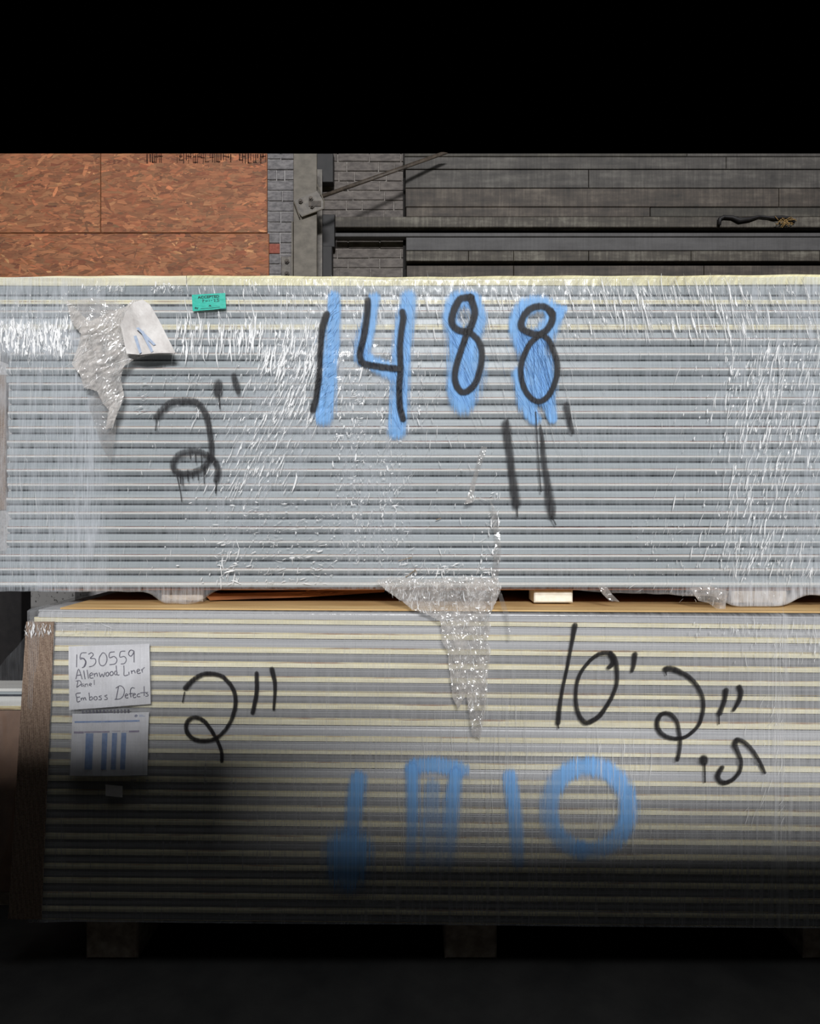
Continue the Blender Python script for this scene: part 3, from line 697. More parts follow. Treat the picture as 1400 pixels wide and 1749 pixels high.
# ------------------------------------------------------------------ crumpled sheets
def inside(poly, x, y):
    c = False; n = len(poly)
    for i in range(n):
        x0, y0 = poly[i]; x1, y1 = poly[i - 1]
        if (y0 > y) != (y1 > y) and x < (x1 - x0) * (y - y0) / (y1 - y0) + x0: c = not c
    return c
def nearest(poly, x, y):
    best = None
    for i in range(len(poly)):
        ax, ay = poly[i - 1]; bx, by = poly[i]; dx, dy = bx - ax, by - ay
        tt = max(0, min(1, ((x - ax) * dx + (y - ay) * dy) / (dx * dx + dy * dy + 1e-9)))
        qx, qy = ax + tt * dx, ay + tt * dy; dd = (qx - x) ** 2 + (qy - y) ** 2
        if best is None or dd < best[0]: best = (dd, qx, qy)
    return best
def crumple(name, poly, step, dfn, amp, freq, seed, m, parent, haze=.5, lean=(1, .35), ragged=0.0, smooth=False, ang=None, spread=.35):
    r = random.Random(seed)
    xs = [p[0] for p in poly]; ys = [p[1] for p in poly]
    nx = int((max(xs) - min(xs)) / step) + 2; ny = int((max(ys) - min(ys)) / step) + 2
    dirs = [(r.gauss(0, 1) * lean[0], r.gauss(0, 1) * lean[1], r.uniform(0, 9), r.uniform(.5, 1.6)) for _ in range(7)]
    if ang is not None: dirs = [(math.cos(q), math.sin(q), r.uniform(0, 9), r.uniform(.5, 2.2)) for q in [r.gauss(ang, spread) for _ in range(9)]]
    idx = {}; V = []; A = []; Fc = []; cells = {}
    for j in range(ny):
        for i in range(nx):
            if inside(poly, min(xs) + (i + .5) * step, min(ys) + (j + .5) * step): cells[(i, j)] = 1
    for (i, j) in cells:
        q = []
        for (a, b_) in ((i, j), (i, j + 1), (i + 1, j + 1), (i + 1, j)):
            if (a, b_) not in idx:
                px, py = min(xs) + a * step, min(ys) + b_ * step
                edge = not all((a - u, b_ - w_) in cells for u in (0, 1) for w_ in (0, 1))
                if edge:
                    _, px, py = nearest(poly, px, py); px += r.uniform(-ragged, ragged); py += r.uniform(-ragged, ragged)
                else: px += r.uniform(-.3, .3) * step; py += r.uniform(-.3, .3) * step
                wx = px + 9 * (float(vn(px * .05, py * .05, seed)) - .5); wy = py + 9 * (float(vn(px * .05 + 9, py * .05, seed + 1)) - .5)
                h = 0
                for (ux, uy, ph, fr) in dirs:
                    s = (wx * ux + wy * uy) * freq * fr + ph; s = s - math.floor(s); h += (1 - abs(2 * s - 1)) / fr
                h = amp * h / 4.0 + amp * 1.2 * float(vn(px * .035, py * .03, seed + 4))
                d = dfn(px, py) - h
                idx[(a, b_)] = len(V); V.append(P(px, py, d)); A.append(haze * (.6 + .8 * float(vn(px * .09, py * .06, seed + 7))))
            q.append(idx[(a, b_)])
        Fc.append(tuple(q))
    return make(name, V, Fc, m, parent, attrs={'haze': A}, smooth=smooth)

def rin(r, poly):
    xs = [p[0] for p in poly]; ys = [p[1] for p in poly]
    while True:
        q = (r.uniform(min(xs), max(xs)), r.uniform(min(ys), max(ys)))
        if inside(poly, *q): return q
# torn film tail hanging from the upper wrap
tail = [(640, 992), (668, 984), (720, 990), (790, 984), (850, 988), (856, 1004), (846, 1030), (836, 1052), (838, 1072), (832, 1090), (838, 1110), (832, 1160), (830, 1205), (824, 1240), (820, 1262), (806, 1256), (800, 1215), (796, 1185), (782, 1212), (772, 1190), (768, 1150), (764, 1112), (754, 1096), (752, 1062), (728, 1048), (704, 1042), (690, 1030), (664, 1012)]
dt = lambda px, py: DU - .028 + (DL - .02 - (DU - .028)) * min(1, max(0, (py - 996) / 46))
tl = crumple('torn_film_tail', tail, 1.8, dt, .012, .065, 5, M['film_torn'], film_u, .42, (1, .3), .8, False, .12, .5)
painted_streaks([(lambda r: rin(r, tail), 420, 8, 26, 4, 22, .6, 1.8, .6), (lambda r: rin(r, tail), 130, 10, 40, 3, 12, .8, 2.2, .9)], 0.0, lambda a, b_: -(dt(a, b_) - .022), tl, 'tail_glints', 90)
tag(tl, 'crumpled torn film tail hanging over the lower bundle')
crumple('torn_film_tail', [(1020, 1000), (1034, 1000), (1046, 1016), (1058, 1028), (1040, 1026), (1028, 1014)], 2.2, lambda a, b_: DU - .03, .006, .06, 8, M['film_torn'], film_u, .3, (1, .5))
crumple('torn_film_tail', [(1178, 1004), (1210, 1000), (1244, 1010), (1240, 1024), (1238, 1048), (1228, 1044), (1210, 1030), (1192, 1026)], 2.2, lambda a, b_: DU - .035, .010, .06, 12, M['film_torn'], film_u, .4, (1, .5))
crumple('torn_film_tail', [(846, 1004), (856, 1012), (868, 1046), (872, 1092), (866, 1094), (862, 1056)], 2.2, lambda a, b_: DL - .03, .004, .06, 14, M['film_torn'], film_u, .12, (1, .5))
# twisted film rope above the tail
crumple('film_fold', [(822, 762), (832, 764), (812, 824), (808, 858), (792, 862), (800, 842)], 2.2, lambda a, b_: DU - .018, .008, .06, 15, M['film_torn'], film_u, .35, (1, .3))
crumple('film_fold', [(836, 850), (850, 880), (856, 940), (850, 992), (838, 990), (846, 930), (840, 890)], 2.4, lambda a, b_: DU - .018, .010, .06, 16, M['film_torn'], film_u, .22, (1, .3))
# loose film at the left of the lower bundle
crumple('loose_film', [(46, 1082), (50, 1120), (40, 1180), (30, 1300), (18, 1420), (0, 1486), (-40, 1500), (-40, 1160), (-10, 1150), (12, 1122), (30, 1104)], 4, lambda a, b_: DL + .02 + .002 * (46 - a), .012, .012, 18, M['film'], LB, .07, (1, .4), smooth=True)
# crumpled slip pouch at the upper left
po = thing('slip_pouch', P(205, 640, DU - .03), 'crumpled clear pouch with packing slip bunched under the upper left film', 'pouch')
pouch = [(114, 513), (134, 532), (153, 549), (186, 534), (214, 524), (228, 512), (246, 513), (256, 540), (262, 590), (257, 606), (230, 614), (211, 626), (206, 646), (212, 676), (203, 700), (192, 730), (180, 734), (186, 700), (176, 690), (166, 668), (143, 662), (137, 640), (122, 622), (132, 596), (138, 570), (121, 549)]
pf = crumple('pouch_film', pouch, 1.8, lambda a, b_: DU - .034, .013, .07, 20, M['film_torn'], po, .72, (1, .6), .6, True, .55, .4)
painted_streaks([(lambda r: rin(r, pouch), 300, 38, 16, 8, 46, .7, 2.2, .55), (lambda r: rin(r, pouch), 70, 30, 30, 4, 16, .8, 2.0, .9)], 0.0, lambda a, b_: -(DU - .056), pf, 'pouch_glints', 91)
slip = [(206, 556), (214, 534), (228, 516), (244, 512), (256, 520), (271, 546), (286, 576), (300, 603), (272, 603), (257, 604), (240, 606), (216, 604)]
sl = crumple('packing_slip', slip, 3.0, lambda a, b_: DU - .050 - .010 * math.sin((a - 200) * .05), .016, .020, 23, M['paper_beige'], po, .5, (1, .4), 0, False, .3, .5)
for a, b_ in (((240, 566), (258, 602)), ((228, 574), (238, 604)), ((232, 560), (262, 590))):
    q = [P(a[0], a[1], DU - .096), P(a[0] + 5, a[1] - 1, DU - .096), P(b_[0] + 4, b_[1] - 2, DU - .090), P(b_[0], b_[1], DU - .090)]
    make('slip_print', q, [(0, 3, 2, 1)], M['slipprint'], sl)
crumple('slack_film', [(112, 514), (160, 508), (214, 522), (206, 548), (178, 566), (140, 572), (122, 550)], 2.6, lambda a, b_: DU - .026, .008, .05, 33, M['film_torn'], po, .32, (1, .5), .5, False, .6, .5)
crumple('slack_film', [(150, 690), (178, 640), (200, 650), (198, 740), (190, 790), (172, 760), (160, 720)], 3.4, lambda a, b_: DU - .022, .008, .03, 29, M['film_torn'], po, .2, (1, .3))

# ------------------------------------------------------------------ spray paint, drawn on the film
def spline(pts, n=8):
    if len(pts) < 3:
        (x0, y0, w0), (x1, y1, w1) = pts
        return [(x0 + (x1 - x0) * i / 12, y0 + (y1 - y0) * i / 12, w0 + (w1 - w0) * i / 12) for i in range(13)]
    A = [np.array(p, float) for p in pts]; A = [2 * A[0] - A[1]] + A + [2 * A[-1] - A[-2]]; out = []
    for k in range(1, len(A) - 2):
        for i in range(n):
            t_ = i / n; p0, p1, p2, p3 = A[k - 1:k + 3]
            out.append(tuple(.5 * (2 * p1 + (p2 - p0) * t_ + (2 * p0 - 5 * p1 + 4 * p2 - p3) * t_ ** 2 + (3 * p1 - p0 - 3 * p2 + p3) * t_ ** 3)))
    out.append(tuple(A[-2])); return out
def ribbon(strokes, dist, zfn, off, m, parent, name, fade=None, grow=1.25):
    """strokes: list of [(px, py, width px), ...]; widths include a feathered rim"""
    V, Fc, E, FD = [], [], [], []
    for si, st_ in enumerate(strokes):
        st_ = [(p[0], p[1], (p[2] if len(p) > 2 else 8) * grow) for p in st_]
        sp_ = spline(st_)
        # round caps
        def cap(a, b_):
            dx, dy = a[0] - b_[0], a[1] - b_[1]; L = math.hypot(dx, dy) + 1e-6; dx, dy = dx / L, dy / L
            return [(a[0] + dx * a[2] * .5 * math.sin(q), a[1] + dy * a[2] * .5 * math.sin(q), a[2] * max(.06, math.cos(q)), 1) for q in (.35, .7, 1.0, 1.25, 1.5)]
        c0 = cap(sp_[0], sp_[1])[::-1]; c1 = cap(sp_[-1], sp_[-2])
        body = [(*p, 0) for p in sp_]
        full = c0 + body + c1; capfull = {**{i: sp_[0][2] for i in range(len(c0))}, **{len(full) - 1 - i: sp_[-1][2] for i in range(len(c1))}}
        n = len(full); k0 = len(V); US = (-1, -.6, -.25, 0, .25, .6, 1)
        pn = None
        for i, p in enumerate(full):
            a = full[max(0, i - 1)]; b_ = full[min(n - 1, i + 1)]; dx, dy = b_[0] - a[0], b_[1] - a[1]; L = math.hypot(dx, dy)
            if L > 1e-4: pn = (-dy / L, dx / L)
            lx, ly = pn
            fullw = capfull.get(i, p[2])
            along = math.sqrt(max(0, 1 - (p[2] / fullw) ** 2)) if fullw > 0 else 0
            for u in US:
                px, py = p[0] + lx * u * p[2] * .5, p[1] + ly * u * p[2] * .5
                y = CY + dist - float(zfn(px, py)) - off - .00001 * i - .0003 * si
                V.append((X(px, dist), y, Z(py, dist)))
                E.append(min(1, math.sqrt((u * p[2] / fullw) ** 2 + along ** 2)))
                FD.append(1.0 if fade is None else fade(px, py))
        m_ = len(US)
        for i in range(1, n):
            for q in range(m_ - 1):
                a = k0 + (i - 1) * m_ + q; b_ = k0 + i * m_ + q; Fc.append((a, b_, b_ + 1, a + 1))
    return make(name, V, Fc, m, parent, attrs={'edge': E, 'fade': FD})
def W(pts, w_): return [(a, b_, w_) for a, b_ in pts]

BL = M['blue_paint']
def bl(strokes, lab): tag(ribbon(strokes, DU, fU, .0045, BL, film_u, 'blue_paint_patch', grow=1.18), lab)
bl([[(571, 510, 25), (570, 545, 27), (566, 600, 31), (560, 660, 34), (555, 712, 36)]], 'blue spray patch behind the digit 1')
bl([[(639, 512, 24), (632, 545, 26), (622, 585, 32), (618, 612, 30)], [(622, 612, 26), (650, 628, 30), (676, 640, 34)], [(698, 512, 32), (690, 560, 36), (686, 620, 34), (682, 680, 34), (678, 735, 36)]], 'blue spray patch behind the digit 4')
bl([[(806, 516, 30), (780, 514, 34), (768, 545, 30), (780, 575, 40), (790, 600, 44)], [(806, 515, 34), (818, 545, 28), (806, 575, 36)], [(790, 590, 56), (795, 630, 68), (792, 672, 56)], [(782, 655, 44), (790, 688, 46)]], 'blue spray patch behind the first digit 8')
bl([[(948, 535, 30), (920, 520, 32), (893, 530, 34), (882, 560, 32), (894, 590, 40)], [(960, 530, 16), (945, 545, 34), (928, 575, 40)], [(905, 585, 50), (918, 630, 62), (922, 670, 54)], [(886, 640, 30), (898, 690, 34), (912, 716, 24)], [(930, 640, 26), (936, 690, 26), (942, 716, 18)]], 'blue spray patch behind the second digit 8')
for nm, c_ in (('blue_fold_lit', (150, 194, 234)), ('blue_fold_shaded', (62, 104, 160))):  # pale and dark blue slivers: light and shade on folds painted in
    t = NT(nm); a = t.n('ShaderNodeAttribute', attribute_name='haze').outputs['Fac']
    M[nm] = t.end(t.mix(a, t.n('ShaderNodeBsdfTransparent').outputs[0], t.princ(i_Base_Color=lin(*c_), i_Roughness=0.45)))
def around(cx0, cy0, cx1, cy1, sd):
    def fn(r):
        q = r.random(); return (cx0 + (cx1 - cx0) * q + r.gauss(0, sd), cy0 + (cy1 - cy0) * q)
    return fn
for nm, n_, op in (('blue_fold_lit', 1.0, .6), ('blue_fold_shaded', .7, .5)):
    painted_streaks([(around(571, 505, 556, 715, 8), int(120 * n_), 38, 12, 6, 24, .6, 1.5, op), (around(690, 510, 680, 735, 8), int(60 * n_), -20, 10, 10, 50, .6, 1.4, op),
             (around(618, 560, 618, 615, 8), int(22 * n_), -14, 8, 10, 36, .6, 1.3, op), (around(790, 520, 794, 685, 16), int(70 * n_), -27, 8, 14, 60, .6, 1.5, op),
             (around(900, 560, 905, 700, 12), int(60 * n_), -20, 8, 20, 90, .6, 1.4, op), (around(925, 570, 938, 700, 8), int(50 * n_), -14, 6, 20, 90, .6, 1.4, op)],
            DU, fU, film_u, 'paint_fold_shading', 95, .0062, M[nm])
BK = M['black_paint']; BT = M['black_paint_thin']
def bk(name, strokes, lab, m=BK, dist=DU, zfn=fU, parent=film_u, grow=1.6): tag(ribbon(strokes, dist, zfn, .0085, m, parent, name, grow=grow), lab)
bk('painted_digit', [[(559, 539, 10), (553, 556, 10), (550, 575, 9), (548, 601, 8.5), (547, 636, 8), (544, 661, 9), (540, 687, 9), (536, 701, 10)]], 'black sprayed digit 1')
bk('painted_digit', [W([(628, 515), (628.6, 526), (626, 550), (622, 576), (616, 600), (616, 614), (623, 623), (654, 629), (681, 632)], 9.5),
                     W([(687, 535), (688.6, 547), (685, 572), (683, 601), (684, 636), (682, 661), (683, 696), (688, 717)], 9)], 'black sprayed digit 4')
bk('painted_digit', [W([(803, 510), (785, 514), (774, 534), (771.6, 555), (784, 567), (799, 566), (806, 552), (810, 535), (803, 511)], 10),
                     W([(797, 570), (788, 596), (779, 625), (776, 650), (783, 667), (794, 671), (810, 657), (820, 627), (822, 601), (815, 583), (801, 569)], 9)], 'first black sprayed digit 8')
bk('painted_digit', [W([(942, 538), (928, 526), (907, 528), (893, 542), (888.6, 560), (900, 569), (918, 573), (933, 564), (942, 546), (938, 533)], 9.5),
                     W([(918, 575), (903, 590), (891, 616), (888, 638), (893, 663), (904, 680), (918, 687), (933, 679), (945, 657), (950, 631), (945, 605), (935, 583), (922, 573)], 8)], 'second black sprayed digit 8')
bk('painted_digit', [[(862.5, 724, 13), (866.6, 752, 12), (871, 787, 11), (876, 828, 13), (880, 860, 14)], W([(881, 862), (882, 882)], 2.4)], 'left black sprayed stroke of the 11 mark', BT)
bk('painted_digit', [[(921, 728, 3), (925, 755, 6), (928, 793, 8), (934, 828, 10), (938, 862, 13), (941, 880, 10)], W([(913, 705), (915, 740), (918, 790), (922, 840)], 2), W([(940, 882), (947, 896)], 2.4)], 'right black sprayed stroke of the 11 mark', BT)
bk('painted_mark', [[(965, 693, 9), (968, 711, 8), (976, 738, 6)]], 'black sprayed foot mark beside the 11', BT)
bk('painted_digit', [W([(270, 713), (280, 701), (296, 688), (316, 685), (334, 687), (347, 696), (355, 712), (360, 735), (363, 759), (363, 778), (355, 794), (339, 805), (316, 809), (302, 804), (299, 792), (308, 778), (324, 772), (342, 772), (361, 781), (372, 793), (375, 807), (372, 820)], 9),
                     W([(271, 718), (269, 736)], 2.2), W([(372, 822), (371, 842)], 2.4), W([(305, 812), (311, 840), (313, 856)], 1.8)] + [W([(a, b_), (a + .5, b_ + L)], 2.0) for a, b_, L in ((311, 812, 14), (315, 813, 16), (324, 812, 10), (331, 808, 9), (341, 806, 14), (351, 800, 26), (353, 798, 12), (337, 776, 14), (328, 776, 8), (347, 778, 22))],
   'black sprayed digit 2 with running drips', BT)
bk('painted_mark', [[(375, 656, 12), (373.6, 672, 13)], W([(376, 676), (378, 699)], 2.4)], 'left black sprayed inch mark with a drip', BT)
bk('painted_mark', [[(401, 644, 9), (405, 656, 10), (409, 671, 7)]], 'right black sprayed inch mark', BT)

def bkl(name, strokes, lab, m=BK): bk(name, strokes, lab, m, DL, fL, film_l, 1.36)
bkl('painted_digit', [[(319, 1173, 9), (330, 1161, 7.5), (345, 1151, 7), (361, 1148.5, 7), (380, 1152.6, 7), (393.6, 1165, 7), (402, 1180, 7), (404, 1199, 7), (400, 1218, 7), (391, 1238, 6), (373, 1257, 6), (354, 1262.5, 7), (334, 1260, 7.5), (323, 1250, 7.5), (320, 1237, 7), (326, 1226, 7), (338, 1223, 7), (351.6, 1230, 7), (362, 1243.5, 6.5), (372, 1260, 6), (380, 1280, 6), (381, 1297, 6)], W([(317.6, 1180), (314, 1197)], 2)], 'black sprayed digit 2 beside the papers')
bkl('painted_mark', [W([(439.8, 1148), (439.8, 1181), (433, 1215)], 7)], 'left black sprayed inch mark')
bkl('painted_mark', [[(465.6, 1141, 8), (471, 1167.5, 6.5), (469, 1209, 4.5)]], 'right black sprayed inch mark')
bkl('painted_digit', [[(980, 1067, 9.5), (976, 1088.6, 7), (967, 1137, 5.5), (959.6, 1171, 5.5), (954, 1204, 7), (951, 1232, 8.5)], W([(951, 1234), (952, 1241)], 2.4)], 'tall slanted black sprayed digit 1')
bkl('painted_digit', [[(1037, 1138, 7), (1044, 1131, 8), (1043, 1119, 9), (1033, 1113, 7.5), (1017, 1117, 6.5), (1002, 1130, 6), (989, 1148, 6), (982.7, 1168, 6), (981.4, 1191, 6), (985, 1214.6, 7), (994, 1229, 8), (1003, 1231, 8), (1020, 1221, 8), (1033, 1204, 7), (1044, 1185, 6.5), (1051, 1163, 6.5), (1051, 1140, 7), (1047, 1122, 8), (1041, 1114, 8)]], 'oval black sprayed digit 0')
bkl('painted_mark', [[(1082, 1116, 9), (1080, 1132, 7.5), (1077, 1144, 5.5)]], 'black sprayed foot mark after the 10')
bkl('painted_digit', [[(1134, 1141, 9.5), (1144, 1140, 9), (1163, 1148, 8), (1178.6, 1158.7, 7), (1192.7, 1177.6, 6.5), (1198, 1198, 6), (1196, 1220, 6), (1188, 1239, 6), (1170.7, 1254.6, 6), (1153, 1259, 6.5), (1133, 1254.6, 7.5), (1121, 1242, 7.5), (1120.4, 1228, 7.5), (1128, 1217, 7), (1141, 1217, 7), (1152, 1228, 6.5), (1156.6, 1245, 6), (1159, 1264, 6), (1157, 1283, 6), (1154, 1295, 6)], W([(1134, 1146), (1135, 1151)], 2)], 'black sprayed digit 2 after the foot mark')
bkl('painted_mark', [[(1236.7, 1177, 8.5), (1233.6, 1196, 7), (1226, 1216, 9)], W([(1224.5, 1220), (1224.5, 1234)], 2.4)], 'left black sprayed inch mark with a drip')
bkl('painted_mark', [[(1259, 1172, 9), (1262, 1182, 8), (1257, 1198, 7), (1249, 1211, 5)]], 'right curved black sprayed inch mark')
bkl('painted_mark', [[(1199, 1294, 14), (1199, 1298, 13)], W([(1200, 1302), (1200.5, 1333)], 2.8)], 'black sprayed decimal point with a long drip')
bkl('painted_digit', [[(1230, 1308, 7), (1222.6, 1324, 9), (1231, 1334, 8.5), (1246, 1330, 7), (1259, 1316, 6), (1262, 1298.6, 6.5), (1257, 1283, 7), (1252, 1270, 9), (1256, 1261, 8), (1270, 1267, 7), (1284, 1283, 6.5), (1295, 1302, 6), (1302, 1317, 4.5)]], 'black sprayed digit 5 after the decimal point')
BS = M['blue_paint_streaky']
def bls(strokes, lab, fade=None): tag(ribbon(strokes, DL, lambda a, b_: fL(a, b_), .0055, BS, film_l, 'blue_paint_digit', fade, 1.2), lab)
fd = lambda y0, y1, lo=.15: (lambda px, py: 1 - (1 - lo) * min(1, max(0, (py - y0) / (y1 - y0))))
bls([[(612, 1328, 32), (606, 1370, 34), (602, 1412, 30)]], 'faded blue sprayed stroke left of the blue digits', fd(1350, 1440, .5))
bls([[(596, 1452, 88), (594, 1486, 74)]], 'round blue sprayed blob at the stroke foot', fd(1440, 1560, .4))
bls([W([(706, 1308), (740, 1304), (786, 1312)], 30), [(704, 1312, 26), (704, 1400, 24), (700, 1478, 22)], [(778, 1320, 26), (770, 1380, 34), (758, 1470, 40)], [(738, 1340, 30), (736, 1400, 40), (735, 1470, 40)]], 'streaky blue sprayed digit 7', lambda px, py: (1 - .75 * min(1, max(0, (py - 1340) / 140))) * (.45 if 722 < px < 760 and py > 1325 else 1))
bls([[(869, 1324, 26), (876, 1370, 28), (880, 1420, 28), (884, 1470, 26)]], 'blue sprayed digit 1 left of the ring', fd(1360, 1500, .25))
ring = [(1003 + 68 * math.cos(a), 1378 - 72 * math.sin(a)) for a in [math.radians(-100 + 22.5 * k) for k in range(17)]]
bls([W(ring, 36)], 'blue sprayed ring like digit 0', lambda px, py: (1 - .6 * min(1, max(0, (py - 1400) / 60))) * (1 - .55 * min(1, max(0, (960 - px) / 30))))

# ------------------------------------------------------------------ papers, sticker, edge protector
def sheet_fn(corners, n=12, bulge=.004, seed=0):
    """corners tl,tr,br,bl as (px,py,depth) -> function (u,v)->xyz"""
    c = [np.array(P(*q)) for q in corners]
    def fn(u, v_, off=0.0):
        p = (c[0] * (1 - u) + c[1] * u) * (1 - v_) + (c[3] * (1 - u) + c[2] * u) * v_
        p = p.copy(); p[1] -= off + bulge * (float(vn(u * 3, v_ * 3, seed)) - .5) + bulge * .6 * math.sin(u * 3.1)
        return tuple(p)
    return fn
def sheet(name, fn, m, n=14, thick=.0012, parent=None):
    V = [fn(i / n, j / n) for j in range(n + 1) for i in range(n + 1)]; k = len(V)
    V += [(a, b_ + thick, c) for a, b_, c in V]; q = n + 1
    Fc = [(j * q + i, (j + 1) * q + i, (j + 1) * q + i + 1, j * q + i + 1) for j in range(n) for i in range(n)]
    Fc += [tuple(a + k for a in f_[::-1]) for f_ in Fc]
    rim = [i for i in range(q)] + [j * q + n for j in range(1, q)] + [n * q + i for i in range(n - 1, -1, -1)] + [j * q for j in range(n - 1, 0, -1)]
    Fc += [(rim[i], rim[(i + 1) % len(rim)], rim[(i + 1) % len(rim)] + k, rim[i] + k) for i in range(len(rim))]
    return make(name, V, Fc, m, parent, smooth=False)
def rects(name, fn, rs, m, parent, off=.0012):
    V, Fc = [], []
    for (u0, v0, u1, v1) in rs:
        n = max(1, int(max(u1 - u0, v1 - v0) * 14))
        for i in range(n + 1):
            s = i / n; k = len(V)
            if u1 - u0 > v1 - v0: V += [fn(u0 + (u1 - u0) * s, v0, off), fn(u0 + (u1 - u0) * s, v1, off)]
            else: V += [fn(u1, v0 + (v1 - v0) * s, off), fn(u0, v0 + (v1 - v0) * s, off)]
            if i: Fc.append((k - 2, k - 1, k + 1, k))
    return make(name, V, Fc, m, parent)
def pen(name, fn, strokes, map_uv, wd, m, parent, off=.0012):
    """hand-drawn strokes as flat ribbons lying on a sheet"""
    V, Fc = [], []
    for st_ in strokes:
        sp_ = spline([(a, b_, wd) for a, b_ in st_], 4)
        k0 = len(V); n = len(sp_)
        for i, p in enumerate(sp_):
            a = sp_[max(0, i - 1)]; b_ = sp_[min(n - 1, i + 1)]; dx, dy = b_[0] - a[0], b_[1] - a[1]; L = math.hypot(dx, dy) + 1e-6
            for s in (-1, 1):
                V.append(fn(*map_uv(p[0] - dy / L * wd * .5 * s, p[1] + dx / L * wd * .5 * s), off))
            if i: Fc.append((k0 + 2 * i - 2, k0 + 2 * i - 1, k0 + 2 * i + 1, k0 + 2 * i))
    return make(name, V, Fc, m, parent)

# handwritten note (traced in a 1400x1138 enlargement of the photo area 110..270 x 1090..1220)
dn = DL - .020
note_c = [(117.5, 1104, dn), (255, 1099.5, dn), (257.5, 1202, dn), (118.5, 1212.5, dn)]
nfn = sheet_fn(note_c, bulge=.005, seed=41)
note = thing('handwritten_note', P(187, 1210, dn), 'white sheet with grey handwriting under film, above the printed form', 'paper note')
sheet('note_paper', nfn, M['paper'], parent=note)
def muv(a, b_):
    px, py = 110 + a / 8.75, 1090 + b_ / 8.75
    u = (px - 117.5) / 138.5; tp = 1104 - 4.5 * u; bt = 1212.5 - 10.5 * u
    return u, (py - tp) / (bt - tp)
L1 = [[[(190, 240), (185, 430)]], [[(335, 215), (255, 225), (240, 310), (290, 300), (328, 350), (310, 415), (265, 440)]],
      [[(360, 240), (410, 215), (435, 250), (390, 300), (460, 305), (472, 360), (430, 410), (370, 425)]],
      [[(575, 215), (530, 280), (522, 350), (545, 402), (595, 405), (635, 350), (640, 280), (610, 225), (575, 215)]],
      [[(760, 200), (685, 215), (680, 290), (750, 270), (790, 320), (760, 380), (675, 395)]],
      [[(920, 190), (850, 200), (835, 280), (900, 270), (930, 320), (900, 375), (845, 385)]],
      [[(1050, 190), (1000, 175), (965, 230), (1000, 268), (1040, 220), (1050, 190), (1045, 360)]]]
L2 = [[[(170, 610), (215, 460), (265, 610)], [(185, 555), (255, 545)]], [[(290, 480), (310, 610)]], [[(340, 470), (360, 600)]],
      [[(380, 560), (425, 540), (410, 515), (380, 540), (388, 592), (435, 590)]], [[(445, 520), (452, 575)], [(450, 540), (485, 520), (495, 570)]],
      [[(520, 510), (540, 575), (565, 530), (585, 575), (610, 505)]], [[(645, 505), (622, 530), (635, 565), (665, 548), (660, 512), (645, 505)]],
      [[(705, 495), (682, 520), (695, 555), (730, 538), (725, 502), (705, 495)]], [[(790, 492), (760, 492), (750, 530), (775, 545), (792, 505)], [(775, 405), (785, 515), (800, 548), (825, 545)]],
      [[(890, 405), (893, 480), (896, 555), (955, 545)]], [[(965, 500), (968, 545)]], [[(1000, 480), (1010, 530)], [(1005, 500), (1045, 480), (1060, 520)]],
      [[(1085, 500), (1130, 475), (1105, 460), (1085, 490), (1100, 525), (1145, 515)]], [[(1155, 460), (1170, 510)], [(1163, 482), (1180, 450), (1205, 435)]]]
L3 = [[[(200, 640), (180, 735)], [(168, 642), (225, 632), (248, 680), (180, 735)]], [[(285, 680), (252, 692), (258, 720), (284, 700), (295, 725)]], [[(305, 680), (312, 725)], [(310, 692), (340, 680), (350, 720)]],
      [[(370, 700), (405, 685), (385, 670), (370, 698), (405, 715)]], [[(445, 620), (447, 695)]]]
L4 = [[[(240, 815), (170, 830), (180, 890), (190, 950), (235, 935)], [(182, 885), (230, 875)]], [[(245, 890), (250, 930)], [(250, 902), (275, 890), (285, 925)], [(285, 900), (305, 885), (322, 925)]],
      [[(365, 810), (372, 880), (376, 922), (415, 908), (405, 870), (372, 888)]], [[(460, 865), (437, 888), (455, 920), (488, 905), (480, 872), (460, 865)]],
      [[(555, 855), (515, 868), (548, 890), (545, 915), (508, 915)]], [[(640, 845), (600, 860), (636, 885), (635, 908), (592, 915)]],
      [[(812, 720), (770, 905)], [(770, 742), (840, 705), (895, 760), (880, 850), (830, 900), (748, 910)]], [[(905, 860), (945, 845), (925, 825), (905, 858), (920, 890), (952, 885)]],
      [[(1050, 745), (1012, 735), (985, 780), (990, 880)], [(960, 830), (1020, 820)]], [[(1020, 850), (1060, 835), (1038, 820), (1020, 850), (1035, 885), (1070, 875)]],
      [[(1125, 825), (1092, 835), (1085, 868), (1130, 870)]], [[(1190, 715), (1187, 860)], [(1130, 815), (1220, 805)]], [[(1245, 805), (1215, 820), (1243, 838), (1240, 860), (1205, 865)]]]
for nm, ln, wd in (('number_line', L1, 13), ('name_line', L2, 13), ('word_line', L3, 10.5), ('defect_line', L4, 13)):
    pen(nm, nfn, [s for gl_ in ln for s in gl_], muv, wd, M['ink'], note)
pen('number_line', nfn, [[(250, 290), (300, 310), (320, 360), (295, 425)]], muv, 18, M['ink'], note)
crumple('note_sleeve', [(117, 1102), (180, 1099), (256, 1097), (259, 1130), (258, 1204), (190, 1209), (117, 1214), (116, 1160)], 4, lambda a, b_: dn - .008, .006, .02, 51, M['film_low'], note, .16, (1, .5))
